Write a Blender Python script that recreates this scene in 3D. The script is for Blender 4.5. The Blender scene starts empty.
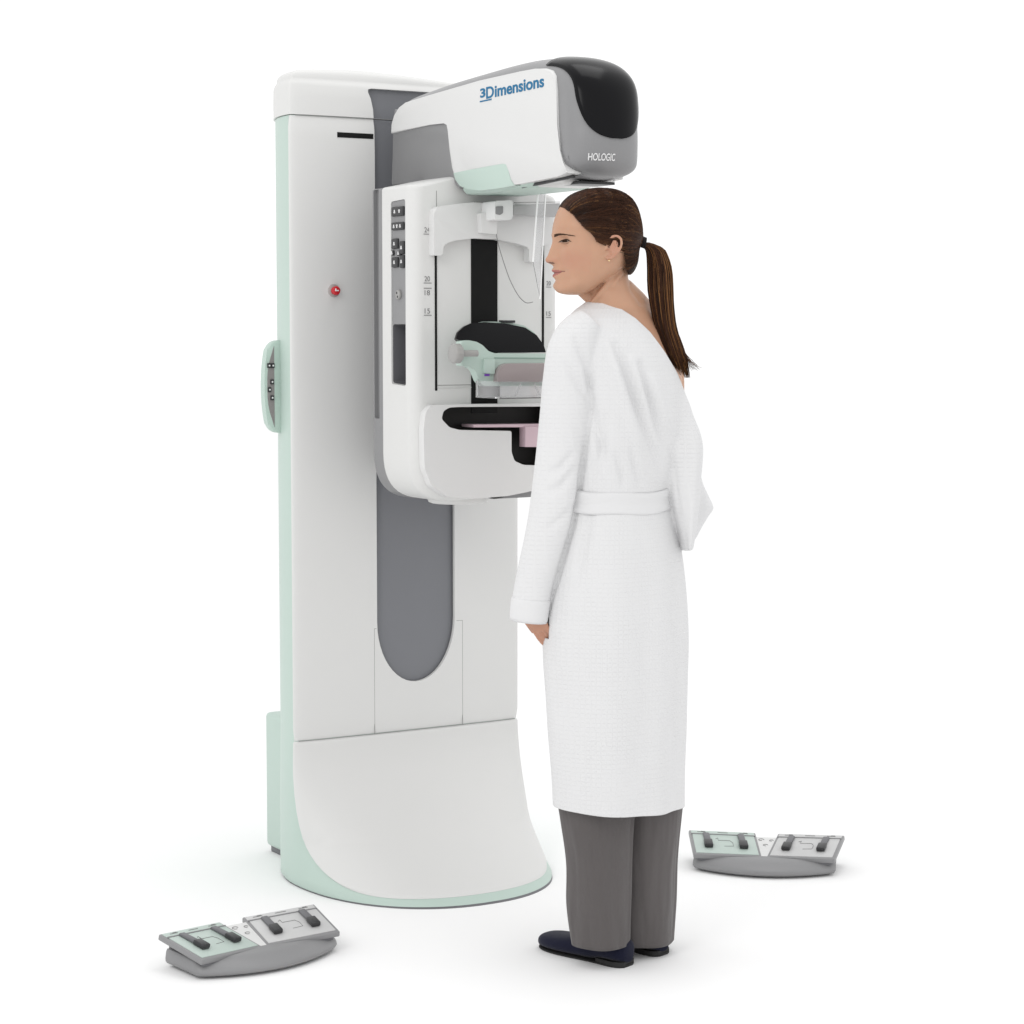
import bpy, bmesh, math, random
from mathutils import Vector, Matrix, noise
from mathutils.bvhtree import BVHTree
random.seed(7)
S = bpy.context.scene
COL = S.collection
PI = math.pi
# ------------------------------------------------------------------ camera
FPX = 2200.0; TH = math.atan(182 / FPX); CAMH = 1.37
cd = bpy.data.cameras.new('camera'); cam = bpy.data.objects.new('camera', cd); COL.objects.link(cam)
cd.sensor_width = 36; cd.lens = 36 * FPX / 1024; cd.clip_start = .05; cd.clip_end = 500
cam.location = (0, 0, CAMH); cam.rotation_euler = (PI / 2 - TH, 0, 0)
S.camera = cam
S.render.resolution_x = 1024; S.render.resolution_y = 1024
# ------------------------------------------------------------------ light: a white studio
w = bpy.data.worlds.new('World'); S.world = w; w.use_nodes = True
bg = w.node_tree.nodes['Background']; bg.inputs[0].default_value = (1, 1, 1, 1); bg.inputs[1].default_value = 1.115
def area(name, loc, target, size, power, col=(1, 1, 1)):
    l = bpy.data.lights.new(name, 'AREA'); l.shape = 'RECTANGLE'; l.size, l.size_y = size; l.energy = power; l.color = col
    o = bpy.data.objects.new(name, l); COL.objects.link(o); o.location = loc
    o.rotation_euler = (Vector(target) - Vector(loc)).to_track_quat('-Z', 'Y').to_euler()
    return o
area('softbox_key', (-2.2, 1.2, 3.6), (0, 5, 1.0), (1.6, 1.6), 34, (1, .985, .97))
area('softbox_top', (0.6, 5.2, 4.6), (0.1, 5.1, 0.5), (2.2, 1.6), 22)
S.view_settings.view_transform = 'Standard'; S.view_settings.look = 'None'
S.view_settings.exposure = 0; S.view_settings.gamma = 1
S.render.engine = 'CYCLES'

# ------------------------------------------------------------------ projection helpers (measure real positions)
def ray(u, v):
    a = (u - 512) / FPX; b = (512 - v) / FPX
    return Vector((a, math.cos(TH) + b * math.sin(TH), -math.sin(TH) + b * math.cos(TH)))
def wpt(u, v, Y):
    r = ray(u, v); t = Y / r.y
    return Vector((t * r.x, Y, CAMH + t * r.z))
MO = Vector((-0.256, 5.515, 0)); MA = math.radians(31); ca, sa = math.cos(MA), math.sin(MA)
def to_local(p): return Vector((p.x * ca + p.y * sa, -p.x * sa + p.y * ca, p.z))
def ml(u, v, ax, val):
    c = to_local(Vector((0, 0, CAMH)) - Vector((MO.x, MO.y, 0))); r = to_local(ray(u, v)); i = 'xyz'.index(ax)
    return c + r * ((val - c[i]) / r[i])
def xz(pts, y): return [(q.x, q.z) for q in (ml(u, v, 'y', y) for u, v in pts)]
def yz(pts, x): return [(q.y, q.z) for q in (ml(u, v, 'x', x) for u, v in pts)]

# ------------------------------------------------------------------ materials
def mat(name, col, rough=.5, spec=.5, metal=0, coat=0, var=0, bump=0, bscale=400, trans=0, alpha=1, sheen=0, sss=0):
    m = bpy.data.materials.new(name); m.use_nodes = True; nt = m.node_tree; b = nt.nodes['Principled BSDF']
    b.inputs['Base Color'].default_value = (*col, 1); b.inputs['Roughness'].default_value = rough
    b.inputs['Specular IOR Level'].default_value = spec; b.inputs['Metallic'].default_value = metal
    b.inputs['Coat Weight'].default_value = coat; b.inputs['Coat Roughness'].default_value = .12
    b.inputs['Transmission Weight'].default_value = trans; b.inputs['Alpha'].default_value = alpha
    b.inputs['Sheen Weight'].default_value = sheen
    if sss:
        b.inputs['Subsurface Weight'].default_value = sss; b.inputs['Subsurface Scale'].default_value = .006
        b.inputs['Subsurface Radius'].default_value = (1, .35, .2)
    tc = nt.nodes.new('ShaderNodeTexCoord')
    if var:
        n = nt.nodes.new('ShaderNodeTexNoise'); n.inputs['Scale'].default_value = 3.5; n.inputs['Detail'].default_value = 5
        nt.links.new(tc.outputs['Object'], n.inputs['Vector'])
        mx = nt.nodes.new('ShaderNodeMix'); mx.data_type = 'RGBA'
        mx.inputs['A'].default_value = (*[c * (1 - var) for c in col], 1); mx.inputs['B'].default_value = (*[min(1, c * (1 + var)) for c in col], 1)
        nt.links.new(n.outputs['Fac'], mx.inputs['Factor']); nt.links.new(mx.outputs['Result'], b.inputs['Base Color'])
    if bump:
        n2 = nt.nodes.new('ShaderNodeTexNoise'); n2.inputs['Scale'].default_value = bscale; n2.inputs['Detail'].default_value = 3
        nt.links.new(tc.outputs['Object'], n2.inputs['Vector'])
        bp = nt.nodes.new('ShaderNodeBump'); bp.inputs['Strength'].default_value = bump; bp.inputs['Distance'].default_value = .001
        nt.links.new(n2.outputs['Fac'], bp.inputs['Height']); nt.links.new(bp.outputs['Normal'], b.inputs['Normal'])
    return m
WHITE = mat('white_enamel', (.67, .67, .66), .42, .35, var=.012, bump=.05)
WHITE2 = mat('white_plastic', (.68, .68, .675), .38, .4, var=.012)
MINT = mat('mint_plastic', (.475, .585, .53), .4, .4, var=.015)
GREY = mat('mid_grey_plastic', (.245, .245, .25), .38, .4, var=.02, bump=.08)
SLATE = mat('slate_grey_panel', (.185, .19, .205), .45, .35, var=.02)
SHELL = mat('dark_grey_shell', (.14, .14, .15), .45, .35, var=.02)
BLACK = mat('gloss_black', (.004, .004, .005), .2, .14)
MATT = mat('matt_black', (.011, .011, .011), .6, .1)
SEAM = mat('seam_shadow', (.25, .25, .245), .8, .1)
BTN = mat('button_dark', (.03, .03, .032), .35, .4)
MARK = mat('marking_grey', (.22, .22, .22), .6, .2)
LITE = mat('icon_white', (.75, .75, .75), .5, .3)
BLUE = mat('lettering_blue', (.006, .14, .29), .45, .3)
RED = mat('stop_red', (.55, .02, .03), .35, .5)
STEEL = mat('brushed_metal', (.42, .41, .40), .32, .5, metal=.7)
KNOB = mat('knob_grey', (.34, .335, .325), .35, .4)
TAUPE = mat('taupe_plate', (.36, .31, .31), .35, .4)
PINK = mat('pale_pink_plate', (.62, .47, .52), .4, .4)
CLEAR = mat('clear_plastic', (.93, .93, .94), .08, .5, trans=.92)
PURPLE = mat('purple_label', (.12, .02, .3), .5)
TROU = mat('grey_twill', (.105, .096, .095), .85, .15, var=.06, bump=.5, bscale=900, sheen=.15)
nt_ = TROU.node_tree; tc_ = nt_.nodes.new('ShaderNodeTexCoord'); mp_ = nt_.nodes.new('ShaderNodeMapping'); mp_.inputs['Scale'].default_value = (17, 17, 3.2)
nz_ = nt_.nodes.new('ShaderNodeTexNoise'); nz_.inputs['Scale'].default_value = 1; nz_.inputs['Detail'].default_value = 2; b2_ = nt_.nodes.new('ShaderNodeBump'); b2_.inputs['Distance'].default_value = .028; b2_.inputs['Strength'].default_value = .8
nt_.links.new(tc_.outputs['Object'], mp_.inputs['Vector']); nt_.links.new(mp_.outputs['Vector'], nz_.inputs['Vector']); nt_.links.new(nz_.outputs['Fac'], b2_.inputs['Height'])
ob_ = [n for n in nt_.nodes if n.type == 'BUMP' and n != b2_][0]; nt_.links.new(b2_.outputs['Normal'], ob_.inputs['Normal'])
NAVY = mat('navy_suede', (.004, .005, .020), .8, .2, bump=.5, bscale=800, sheen=.1)
SOLE = mat('dark_sole', (.02, .02, .02), .6, .3)
GOLD = mat('gold_stud', (.8, .6, .35), .25, .5, metal=1)

def cloth_mat():
    m = mat('white_waffle_cotton', (.69, .69, .695), .9, .1, sheen=.05); nt = m.node_tree; b = nt.nodes['Principled BSDF']
    uv = nt.nodes.new('ShaderNodeAttribute'); uv.attribute_name = 'weave'
    sep = nt.nodes.new('ShaderNodeSeparateXYZ'); nt.links.new(uv.outputs['Vector'], sep.inputs[0])
    outs = []
    for k, s in ((0, 1), (1, 1)):
        mm = nt.nodes.new('ShaderNodeMath'); mm.operation = 'MULTIPLY'; mm.inputs[1].default_value = 2 * PI / .0098
        nt.links.new(sep.outputs[k], mm.inputs[0])
        sn = nt.nodes.new('ShaderNodeMath'); sn.operation = 'SINE'; nt.links.new(mm.outputs[0], sn.inputs[0])
        pw = nt.nodes.new('ShaderNodeMath'); pw.operation = 'MAXIMUM'; pw.inputs[1].default_value = .45; nt.links.new(sn.outputs[0], pw.inputs[0])
        outs.append(pw)
    ad = nt.nodes.new('ShaderNodeMath'); ad.operation = 'MAXIMUM'
    nt.links.new(outs[0].outputs[0], ad.inputs[0]); nt.links.new(outs[1].outputs[0], ad.inputs[1])
    n = nt.nodes.new('ShaderNodeTexNoise'); n.inputs['Scale'].default_value = 9; n.inputs['Detail'].default_value = 3
    mu = nt.nodes.new('ShaderNodeMath'); mu.operation = 'MULTIPLY'; nt.links.new(ad.outputs[0], mu.inputs[0]); nt.links.new(n.outputs['Fac'], mu.inputs[1])
    bp = nt.nodes.new('ShaderNodeBump'); bp.inputs['Strength'].default_value = .75; bp.inputs['Distance'].default_value = .002
    nt.links.new(mu.outputs[0], bp.inputs['Height']); nt.links.new(bp.outputs['Normal'], b.inputs['Normal'])
    return m
CLOTH = cloth_mat()
CLOTHP = mat('white_cotton_band', (.69, .69, .695), .9, .1, bump=.3, bscale=700, sheen=.05)

def vcol_mat(name, rough, spec, sss=0, bump=0, aniso=0):
    m = mat(name, (.5, .5, .5), rough, spec, sss=sss, bump=bump, bscale=350); nt = m.node_tree
    a = nt.nodes.new('ShaderNodeAttribute'); a.attribute_name = 'tint'
    nt.links.new(a.outputs['Color'], nt.nodes['Principled BSDF'].inputs['Base Color']); return m
SKIN = vcol_mat('skin', .43, .36, sss=.12, bump=.12)
HAIR = vcol_mat('brown_hair', .32, .13)
# ------------------------------------------------------------------ mesh helpers
def link(name, me, m, parent=None, smooth=True, angle=40):
    o = bpy.data.objects.new(name, me); COL.objects.link(o)
    if m: me.materials.clear(); me.materials.append(m)
    if smooth:
        for p in me.polygons: p.use_smooth = True
        if angle: me.set_sharp_from_angle(angle=math.radians(angle))
    if parent: o.parent = parent
    return o
def from_bm(name, bm, m, parent=None, smooth=True, angle=40):
    bmesh.ops.recalc_face_normals(bm, faces=bm.faces[:])
    me = bpy.data.meshes.new(name); bm.to_mesh(me); bm.free(); return link(name, me, m, parent, smooth, angle)
def box(bm, c, s, bev=.002, rot=None, seg=3):
    r = bmesh.ops.create_cube(bm, size=1); vs = r['verts']
    M_ = Matrix.Translation(c) @ (rot.to_4x4() if rot else Matrix()) @ Matrix.Diagonal((*s, 1))
    bmesh.ops.transform(bm, matrix=M_, verts=vs)
    if bev: bmesh.ops.bevel(bm, geom=list({e for v in vs for e in v.link_edges}), offset=bev, segments=seg, profile=.5, affect='EDGES')
def arc_fillet(pts, r, n=6):
    """round the corners of a closed 2D polygon; r a number or list"""
    out = []; N = len(pts)
    for i in range(N):
        p = Vector(pts[i]); a = Vector(pts[i - 1]); b = Vector(pts[(i + 1) % N]); rr = r[i] if isinstance(r, (list, tuple)) else r
        d1 = a - p; d2 = b - p
        k = min(rr, d1.length * .49, d2.length * .49)
        if k < 1e-5: out.append(tuple(p)); continue
        s = p + d1.normalized() * k; e = p + d2.normalized() * k
        for j in range(n + 1):
            t = j / n; out.append(tuple(s * (1 - t) ** 2 + p * 2 * t * (1 - t) + e * t * t))
    return out
def prism(bm, pts, ax, a, b, bev=0, seg=3, both=True):
    """extrude outline pts along axis ax from a to b.  ax 'y': pts=(x,z)  'x': pts=(y,z)  'z': pts=(x,y)"""
    def P(p, t): return (p[0], t, p[1]) if ax == 'y' else (t, p[0], p[1]) if ax == 'x' else (p[0], p[1], t)
    v0 = [bm.verts.new(P(p, a)) for p in pts]; v1 = [bm.verts.new(P(p, b)) for p in pts]; n = len(pts)
    f0 = bm.faces.new(v0); f1 = bm.faces.new(v1[::-1])
    for i in range(n): bm.faces.new((v0[i], v1[i], v1[(i + 1) % n], v0[(i + 1) % n]))
    if bev:
        es = list(f0.edges) + (list(f1.edges) if both else [])
        bmesh.ops.bevel(bm, geom=es, offset=bev, segments=seg, profile=.5, affect='EDGES', clamp_overlap=True)
def loft(bm, rings, cap=True, closed=True):
    R = [[bm.verts.new(p) for p in r] for r in rings]; n = len(R[0])
    for i in range(len(R) - 1):
        for j in range(n if closed else n - 1):
            bm.faces.new((R[i][j], R[i][(j + 1) % n], R[i + 1][(j + 1) % n], R[i + 1][j]))
    if cap: bm.faces.new(R[0][::-1]); bm.faces.new(R[-1])
    return R
def tube(bm, pts, rad, n=10, cap=True, flat=1.0):
    pts = [Vector(p) for p in pts]; rings = []; up = None
    for i, p in enumerate(pts):
        t = (pts[min(i + 1, len(pts) - 1)] - pts[max(i - 1, 0)]).normalized()
        if up is None: up = t.orthogonal().normalized()
        up = (up - t * up.dot(t)).normalized(); s = t.cross(up); r = rad[i] if isinstance(rad, (list, tuple)) else rad
        rings.append([p + (up * math.cos(2 * PI * k / n) * flat + s * math.sin(2 * PI * k / n)) * r for k in range(n)])
    loft(bm, rings, cap)
def cyl(bm, a, b, r, n=24, bev=0):
    a = Vector(a); b = Vector(b)
    if bev:
        d = (b - a).normalized(); L = (b - a).length
        tube(bm, [a, a + d * bev * .3, a + d * bev, b - d * bev, b - d * bev * .3, b], [r - bev, r - bev * .3, r, r, r - bev * .3, r - bev], n)
    else: tube(bm, [a, b], r, n)
def cat(pts, n):
    """Catmull-Rom resample of a list of tuples (any dimension), n points per span"""
    P = [Vector(p) if len(p) <= 4 else p for p in pts]; out = []
    for i in range(len(P) - 1):
        p0 = P[max(i - 1, 0)]; p1 = P[i]; p2 = P[i + 1]; p3 = P[min(i + 2, len(P) - 1)]
        for k in range(n):
            t = k / n; t2 = t * t; t3 = t2 * t
            out.append((p1 * 2 + (p2 - p0) * t + (p0 * 2 - p1 * 5 + p2 * 4 - p3) * t2 + (p1 * 3 - p0 - p2 * 3 + p3) * t3) * .5)
    out.append(P[-1]); return out
def lerp_tab(tab, x):
    """smooth interpolation in a table [(x, a, b, ...)]"""
    if x <= tab[0][0]: return tab[0][1:]
    for i in range(len(tab) - 1):
        if x <= tab[i + 1][0]:
            p1, p2 = tab[i], tab[i + 1]; p0 = tab[i - 1] if i else p1; p3 = tab[i + 2] if i + 2 < len(tab) else p2
            h = p2[0] - p1[0]; t = (x - p1[0]) / h; out = []
            for k in range(1, len(p1)):
                m1 = (p2[k] - p0[k]) / max(1e-9, p2[0] - p0[0]) * h; m2 = (p3[k] - p1[k]) / max(1e-9, p3[0] - p1[0]) * h
                out.append((2 * t ** 3 - 3 * t * t + 1) * p1[k] + (t ** 3 - 2 * t * t + t) * m1 + (-2 * t ** 3 + 3 * t * t) * p2[k] + (t ** 3 - t * t) * m2)
            return tuple(out)
    return tab[-1][1:]
def evaluated(o):
    dg = bpy.context.evaluated_depsgraph_get(); dg.update()
    me = bpy.data.meshes.new_from_object(o.evaluated_get(dg)); old = o.data; o.modifiers.clear(); o.data = me
    bpy.data.meshes.remove(old); return o
def cut(o, bm_cutter, angle=35):
    bmesh.ops.recalc_face_normals(bm_cutter, faces=bm_cutter.faces[:])
    me = bpy.data.meshes.new('c'); bm_cutter.to_mesh(me); c = bpy.data.objects.new('c', me); COL.objects.link(c); c.parent = o.parent
    md = o.modifiers.new('b', 'BOOLEAN'); md.object = c; md.operation = 'DIFFERENCE'; md.solver = 'EXACT'
    bpy.context.view_layer.update(); evaluated(o); bpy.data.objects.remove(c); bpy.data.meshes.remove(me)
    for p in o.data.polygons: p.use_smooth = True
    o.data.set_sharp_from_angle(angle=math.radians(angle)); return o
def text(name, s, size, matrix, m, parent, width=None, depth=.0004, bold=0, shear=0):
    cu = bpy.data.curves.new('t', 'FONT'); cu.body = s; cu.size = size; cu.extrude = depth; cu.offset = bold; cu.shear = shear
    o = bpy.data.objects.new('t', cu); COL.objects.link(o); bpy.context.view_layer.update()
    me = bpy.data.meshes.new_from_object(o.evaluated_get(bpy.context.evaluated_depsgraph_get())); bpy.data.objects.remove(o)
    xs = [v.co.x for v in me.vertices]; sx = width / (max(xs) - min(xs)) if width else 1; x0 = min(xs)
    for v in me.vertices: v.co.x = (v.co.x - x0) * sx
    me.transform(matrix); me.name = name; return link(name, me, m, parent, False)
def root(name, label, cat_, loc=(0, 0, 0), rz=0, group=None):
    o = bpy.data.objects.new(name, None); COL.objects.link(o); o.location = loc; o.rotation_euler = (0, 0, rz)
    o['label'] = label; o['category'] = cat_; o.empty_display_size = .1
    if group: o['group'] = group
    return o
def sgnpow(x, p): return math.copysign(abs(x) ** p, x)

# ================================================================== FLOOR
bm = bmesh.new(); bmesh.ops.create_circle(bm, cap_ends=True, radius=60, segments=96)
fl = from_bm('floor', bm, mat('studio_floor', (.905, .905, .905), .9, .0), smooth=False); fl['kind'] = 'structure'

# ================================================================== MAMMOGRAPHY MACHINE
MM = root('mammography_machine', 'tall white and mint mammography machine with grey tube head, standing behind the woman', 'medical machine', MO, MA)
ZS = .363; ZC = 1.885
def section(z):
    t = max(0, min(1, (ZS - z) / ZS)); k = t ** 2.3
    wd = .317 + .015 * t; df = .014 + .392 * k; n = 4.5 - 2.3 * min(1, t * 1.5); return wd, df, n
def cxs(z): return -.010 * (1 - max(0, min(1, (ZS - z) / ZS)) ** 1.5)
def front_pt(s, z, off=0):
    """s -1..1 across the front, returns x,y"""
    wd, df, n = section(z); a = s * PI / 2
    return cxs(z) + (wd + off) * sgnpow(math.sin(a), 2 / n if n > 2 else 1), -(df + off) * abs(math.cos(a)) ** (2 / n if n > 2 else 1)
def core_ring(z, inset=0, nf=48, nb=32):
    r = []
    for i in range(nf): x, y = front_pt(-1 + 2 * i / nf, z, -inset); r.append((x, y, z))
    wd = section(z)[0] - inset
    for i in range(nb):
        a = PI * i / nb; r.append((cxs(z) + wd * math.cos(a), (.335 - inset) * math.sin(a), z))
    return r
def slot_outline(hw, zb, zt, flare=0):
    """rounded bottom slot, in x,z, centre x .016"""
    cx = .006; pts = []
    for i in range(25):
        a = PI + PI * i / 24; pts.append((cx + hw * math.cos(a), zb + 1.42*hw + 1.42*hw * math.sin(a)))
    if flare:
        r_ = [(0, .16), (.001, .09), (.004, .05), (.010, .025), (.017, .010), (.017, .003), (.008, .0)]
        pts += [(cx + hw + a, zt - b) for a, b in r_] + [(cx - hw - a, zt - b) for a, b in r_[::-1]]
    else: pts += [(cx + hw, zt), (cx - hw, zt)]
    return pts
def slot_cutter(hw=.111, zb=.486, zt=1.958):
    b = bmesh.new(); prism(b, slot_outline(hw, zb, zt, 1), 'y', -.3, .005); return b
# mint core of the column and its base
bm = bmesh.new()
zs = [.0038, .009, .03] + [.05 + i * .02 for i in range(16)] + [.39 + .1 * i for i in range(15)] + [ZC]
loft(bm, [core_ring(z, .004 if z == .0038 else 0) for z in zs])
core = from_bm('column_side', bm, MINT, MM, angle=50); cut(core, slot_cutter(.13, .46), 50)
bm = bmesh.new(); loft(bm, [core_ring(0.0, .006), core_ring(.0035, .004)]); from_bm('base_ring', bm, SHELL, MM)
# white fascia shells
def fascia(name, ztop, zbot_f, smax, off=.005, ns=72, nz=60, m=WHITE, smax_f=None):
    bm = bmesh.new(); o_g = []; i_g = []
    for i in range(nz + 1):
        t = i / nz; ro = []; ri = []
        for j in range(ns + 1):
            s = smax * (-1 + 2 * j / ns); zb = zbot_f(s / smax); z = ztop + (zb - ztop) * t
            # thickness falls to the core near the rim -> rounded lip
            dz = min((ztop - z), (z - zb)); dx = (smax - abs(s)) * .4; d = max(0, min(dz, dx))
            k = off * min(1, math.sqrt(max(0, 1 - (1 - min(1, d / .006)) ** 2)) * .75 + .25)
            x, y = front_pt(s, z, k); ro.append((x, y, z)); x, y = front_pt(s, z, -.004); ri.append((x, y, z))
        o_g.append(ro); i_g.append(ri)
    A = [[bm.verts.new(p) for p in r] for r in o_g]; B = [[bm.verts.new(p) for p in r] for r in i_g]
    for i in range(nz):
        for j in range(ns):
            bm.faces.new((A[i][j], A[i][j + 1], A[i + 1][j + 1], A[i + 1][j])); bm.faces.new((B[i][j], B[i + 1][j], B[i + 1][j + 1], B[i][j + 1]))
    for j in range(ns):
        bm.faces.new((A[0][j], B[0][j], B[0][j + 1], A[0][j + 1])); bm.faces.new((A[nz][j], A[nz][j + 1], B[nz][j + 1], B[nz][j]))
    for i in range(nz):
        bm.faces.new((A[i][0], A[i + 1][0], B[i + 1][0], B[i][0])); bm.faces.new((A[i][ns], B[i][ns], B[i + 1][ns], A[i + 1][ns]))
    return from_bm(name, bm, m, MM, angle=50)
fa = fascia('column_front', ZC - .001, lambda s: ZS + .001, .985); cut(fa, slot_cutter(), 50)
fascia('base_apron', ZS - .001, lambda s: .018 + .31 * abs(s) ** 7, .985, nz=80)
# cap
bm = bmesh.new(); rr = []
for z, ins in ((ZC + .0015, -.0045), (1.93, -.0045), (1.956, -.004), (1.966, -.001), (1.972, .004)):
    rr.append(core_ring(z, ins))
def dome(x): return .034 - .05 * max(0, (x + .16)) ** 1.6 * 2.2 - .02 * max(0, -(x + .2)) * 2
base = core_ring(1.972, .004)
for t in (.03, .08, .15, .24, .35, .5, .65, .8, .92):
    k = 1 - .9 * t ** 2.4; rr.append([(x * k - .01 * (1 - k), .1 + (y - .1) * k, 1.972 + dome(x) * .98 * (1 - (1 - t) ** 3.6)) for x, y, z in base])
loft(bm, rr); cap = from_bm('column_cap', bm, WHITE, MM, angle=60); cut(cap, slot_cutter(), 50)
# grey rail cover inside the slot
bm = bmesh.new(); prism(bm, slot_outline(.122, .47, ZC - .001), 'y', -.006, .0045); from_bm('rail_cover', bm, SLATE, MM)
bm = bmesh.new(); prism(bm, [(-.13, ZC + .001), (.15, ZC + .001), (.15, 1.965), (-.13, 1.965)], 'y', -.003, .0045); from_bm('rail_top_scoop', bm, SLATE, MM)
def seam(name, pts, m=SEAM, r=.0007, y=None):
    bm = bmesh.new(); tube(bm, pts, r, 6); return from_bm(name, bm, m, MM)
def fr(x, z, off=.0046):
    wd, df, n = section(z); return Vector((x, -(df + off) * (1 - min(1, abs(x - cxs(z)) / (wd + off)) ** n) ** (1 / n), z))
seam('panel_seam', [fr(-.113, .628), fr(-.113, .5), fr(-.113, ZS)])
seam('panel_seam', [fr(.140, .632), fr(.140, .5), fr(.140, ZS)])
seam('panel_seam', [fr(-.107, .628), fr(-.113, .628)]); seam('panel_seam', [fr(.122, .632), fr(.140, .632)])
seam('panel_seam', [fr(-.32 + .62 * i / 24, ZS, .0042) for i in range(25)], r=.0008)
seam('panel_seam', [fr(-.315 + .61 * i / 24, ZC, .0042) for i in range(25)], r=.0008)
bm = bmesh.new(); box(bm, fr(-.158, 1.842, .0), (.098, .012, .0125), .0005, Matrix.Rotation(-.0, 3, 'Z')); from_bm('air_slot', bm, MATT, MM)
bm = bmesh.new(); q = fr(-.219, 1.4655, .004)
cyl(bm, q + Vector((0, .004, 0)), q + Vector((0, -.004, 0)), .0160, 32, .002); es = from_bm('emergency_stop', bm, mat('stop_ring', (.4, .37, .36), .4), MM)
bm = bmesh.new(); cyl(bm, q + Vector((0, -.003, 0)), q + Vector((0, -.010, 0)), .0095, 28, .002); cyl(bm, q + Vector((0, -.010, 0)), q + Vector((0, -.018, 0)), .0112, 28, .004); from_bm('button', bm, RED, es)
bm = bmesh.new(); box(bm, q + Vector((0, -.0185, 0)), (.010, .002, .003), .0005); box(bm, q + Vector((-.003, -.0185, .002)), (.003, .002, .006), .0005); from_bm('arrow_mark', bm, LITE, es)
# rear box
bm = bmesh.new(); box(bm, (0, .268, .193), (.468, .215, .356), .012); from_bm('rear_box', bm, MINT, MM)
bm = bmesh.new(); box(bm, (0, .268, .0095), (.45, .19, .019), .002); from_bm('rear_box_foot', bm, SHELL, MM)
# control pod on the left flank
def pod():
    yf = .085
    L = ml(261.5, 387, 'y', yf + .018).x; z0 = 1.117; z1 = 1.345; R = -.27
    out = [(R, z0), (L + .012, z0), (L, z0 + .07), (L, z1 - .07), (L + .012, z1), (R, z1)]
    out = arc_fillet(out, [0, .03, .05, .05, .03, 0], 8)
    bm = bmesh.new(); prism(bm, out, 'y', yf, yf + .022, .005); p = from_bm('control_pod', bm, MINT, MM)
    inn = arc_fillet([(L + .026, z0 + .014), (L + .0075, z0 + .07), (L + .0075, z1 - .07), (L + .026, z1 - .014)], [0, .035, .035, 0], 8)
    bm = bmesh.new(); prism(bm, inn, 'y', yf - .001, yf + .01, 0); from_bm('keypad', bm, mat('keypad_taupe', (.24, .22, .22), .5), p)
    for z, xs in ((1.283, (.0115, .0215)), (1.243, (.019,)), (1.224, (.012, )), (1.204, (.019,))):
        for x in xs:
            bm = bmesh.new(); box(bm, (L + x, yf - .002, z), (.0085, .006, .012), .0012); b_ = from_bm('key', bm, BTN, p)
            bm = bmesh.new(); cyl(bm, (L + x, yf - .0055, z), (L + x, yf - .0045, z), .0022, 10); from_bm('key_icon', bm, LITE, b_)
pod()
def liner(name, pts, ax, a, b, m):
    P = (lambda p, t: (p[0], t, p[1])) if ax == 'y' else (lambda p, t: (t, p[0], p[1]))
    bm = bmesh.new(); loft(bm, [[P(p, a) for p in pts], [P(p, b) for p in pts]], cap=False); return from_bm(name, bm, m, MM, angle=60)
# ---- carriage between column and gantry
bm = bmesh.new(); box(bm, (.02, -.095, 1.34), (.19, .20, .66), .02); from_bm('carriage', bm, SHELL, MM)
bm = bmesh.new(); pq = ml(458, 500, 'y', -.27); cyl(bm, (pq.x, -.27, .99), (pq.x, -.27, .956), .074, 48, .01); from_bm('pivot_cover', bm, WHITE, MM)
# ---- gantry (C-arm body)
gx0, gx1 = -.200, .201; gz0, gz1 = .966, 1.705
GO = arc_fillet([(gx0, gz0), (gx1, gz0 + .01), (gx1, gz1 - .02), (gx0, gz1)], [.115, .10, .012, .008], 12)
GB = arc_fillet([(gx0 + .002, gz0 - .002), (gx1, gz0 + .008), (gx1, gz1 - .02), (gx0 + .002, gz1 - .002)], [.115, .10, .012, .008], 12)
bm = bmesh.new(); prism(bm, GB, 'y', -.237, -.186, .004); gb = from_bm('gantry_back', bm, GREY, MM)
bm = bmesh.new(); prism(bm, arc_fillet([(gx0 - .0005, 1.135), (gx0 - .0005, 1.70), (gx0 + .05, 1.70), (gx0 + .05, 1.135)], .0), 'y', -.217, -.192, 0)
cc = bmesh.new(); box(cc, (gx0, -.2035, 1.43), (.03, .026, .54), .004); cut(gb, cc)
bm.free(); bm = bmesh.new(); box(bm, (gx0 + .018, -.2035, 1.43), (.006, .0255, .535), 0); from_bm('back_recess', bm, SHELL, MM)
def GOF(d): return arc_fillet([(gx0 + d, gz0 + d), (gx1 - d, gz0 + .01 + d), (gx1 - d, gz1 - .02 - .2 * d), (.05, gz1 + .028 - .2 * d), (-.06, gz1 + .026 - .2 * d), (gx0 + d, gz1 - .003 - .2 * d)], [.115 - d, .10 - d, .012, .05, .05, .008], 12)
bm = bmesh.new(); rr0 = .030
loft(bm, [[(x, -.2375, z) for x, z in GOF(0)]] + [[(x, -.385 + rr0 * (1 - math.sin(f * PI / 16)), z) for x, z in GOF(rr0 * (1 - math.cos(f * PI / 16)))] for f in range(9)])
ga = from_bm('gantry_body', bm, WHITE, MM, angle=50)
SLOT = [(442, 419), (444, 411), (450, 407.5), (460, 407), (545, 406.5), (556, 406.5), (556, 466), (524, 465), (515, 461), (512, 452), (512, 431), (460, 430), (450, 427.5)]
sl = arc_fillet(xz(SLOT, -.41), .006, 4)
def slot_cut():
    b = bmesh.new(); prism(b, sl, 'y', -.6, -.33); return b
cut(ga, slot_cut(), 45)
kp = arc_fillet([(-.352, 1.24), (-.281, 1.244), (-.281, 1.668), (-.352, 1.671)], .008, 5)
cc = bmesh.new(); prism(cc, kp, 'x', -.3, gx0 + .006); cut(ga, cc, 45)
cav = arc_fillet([(-.350, 1.242), (-.283, 1.246), (-.283, 1.383), (-.350, 1.383)], .006, 5)
cc = bmesh.new(); prism(cc, cav, 'x', -.3, gx0 + .05); cut(ga, cc, 45)
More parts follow.
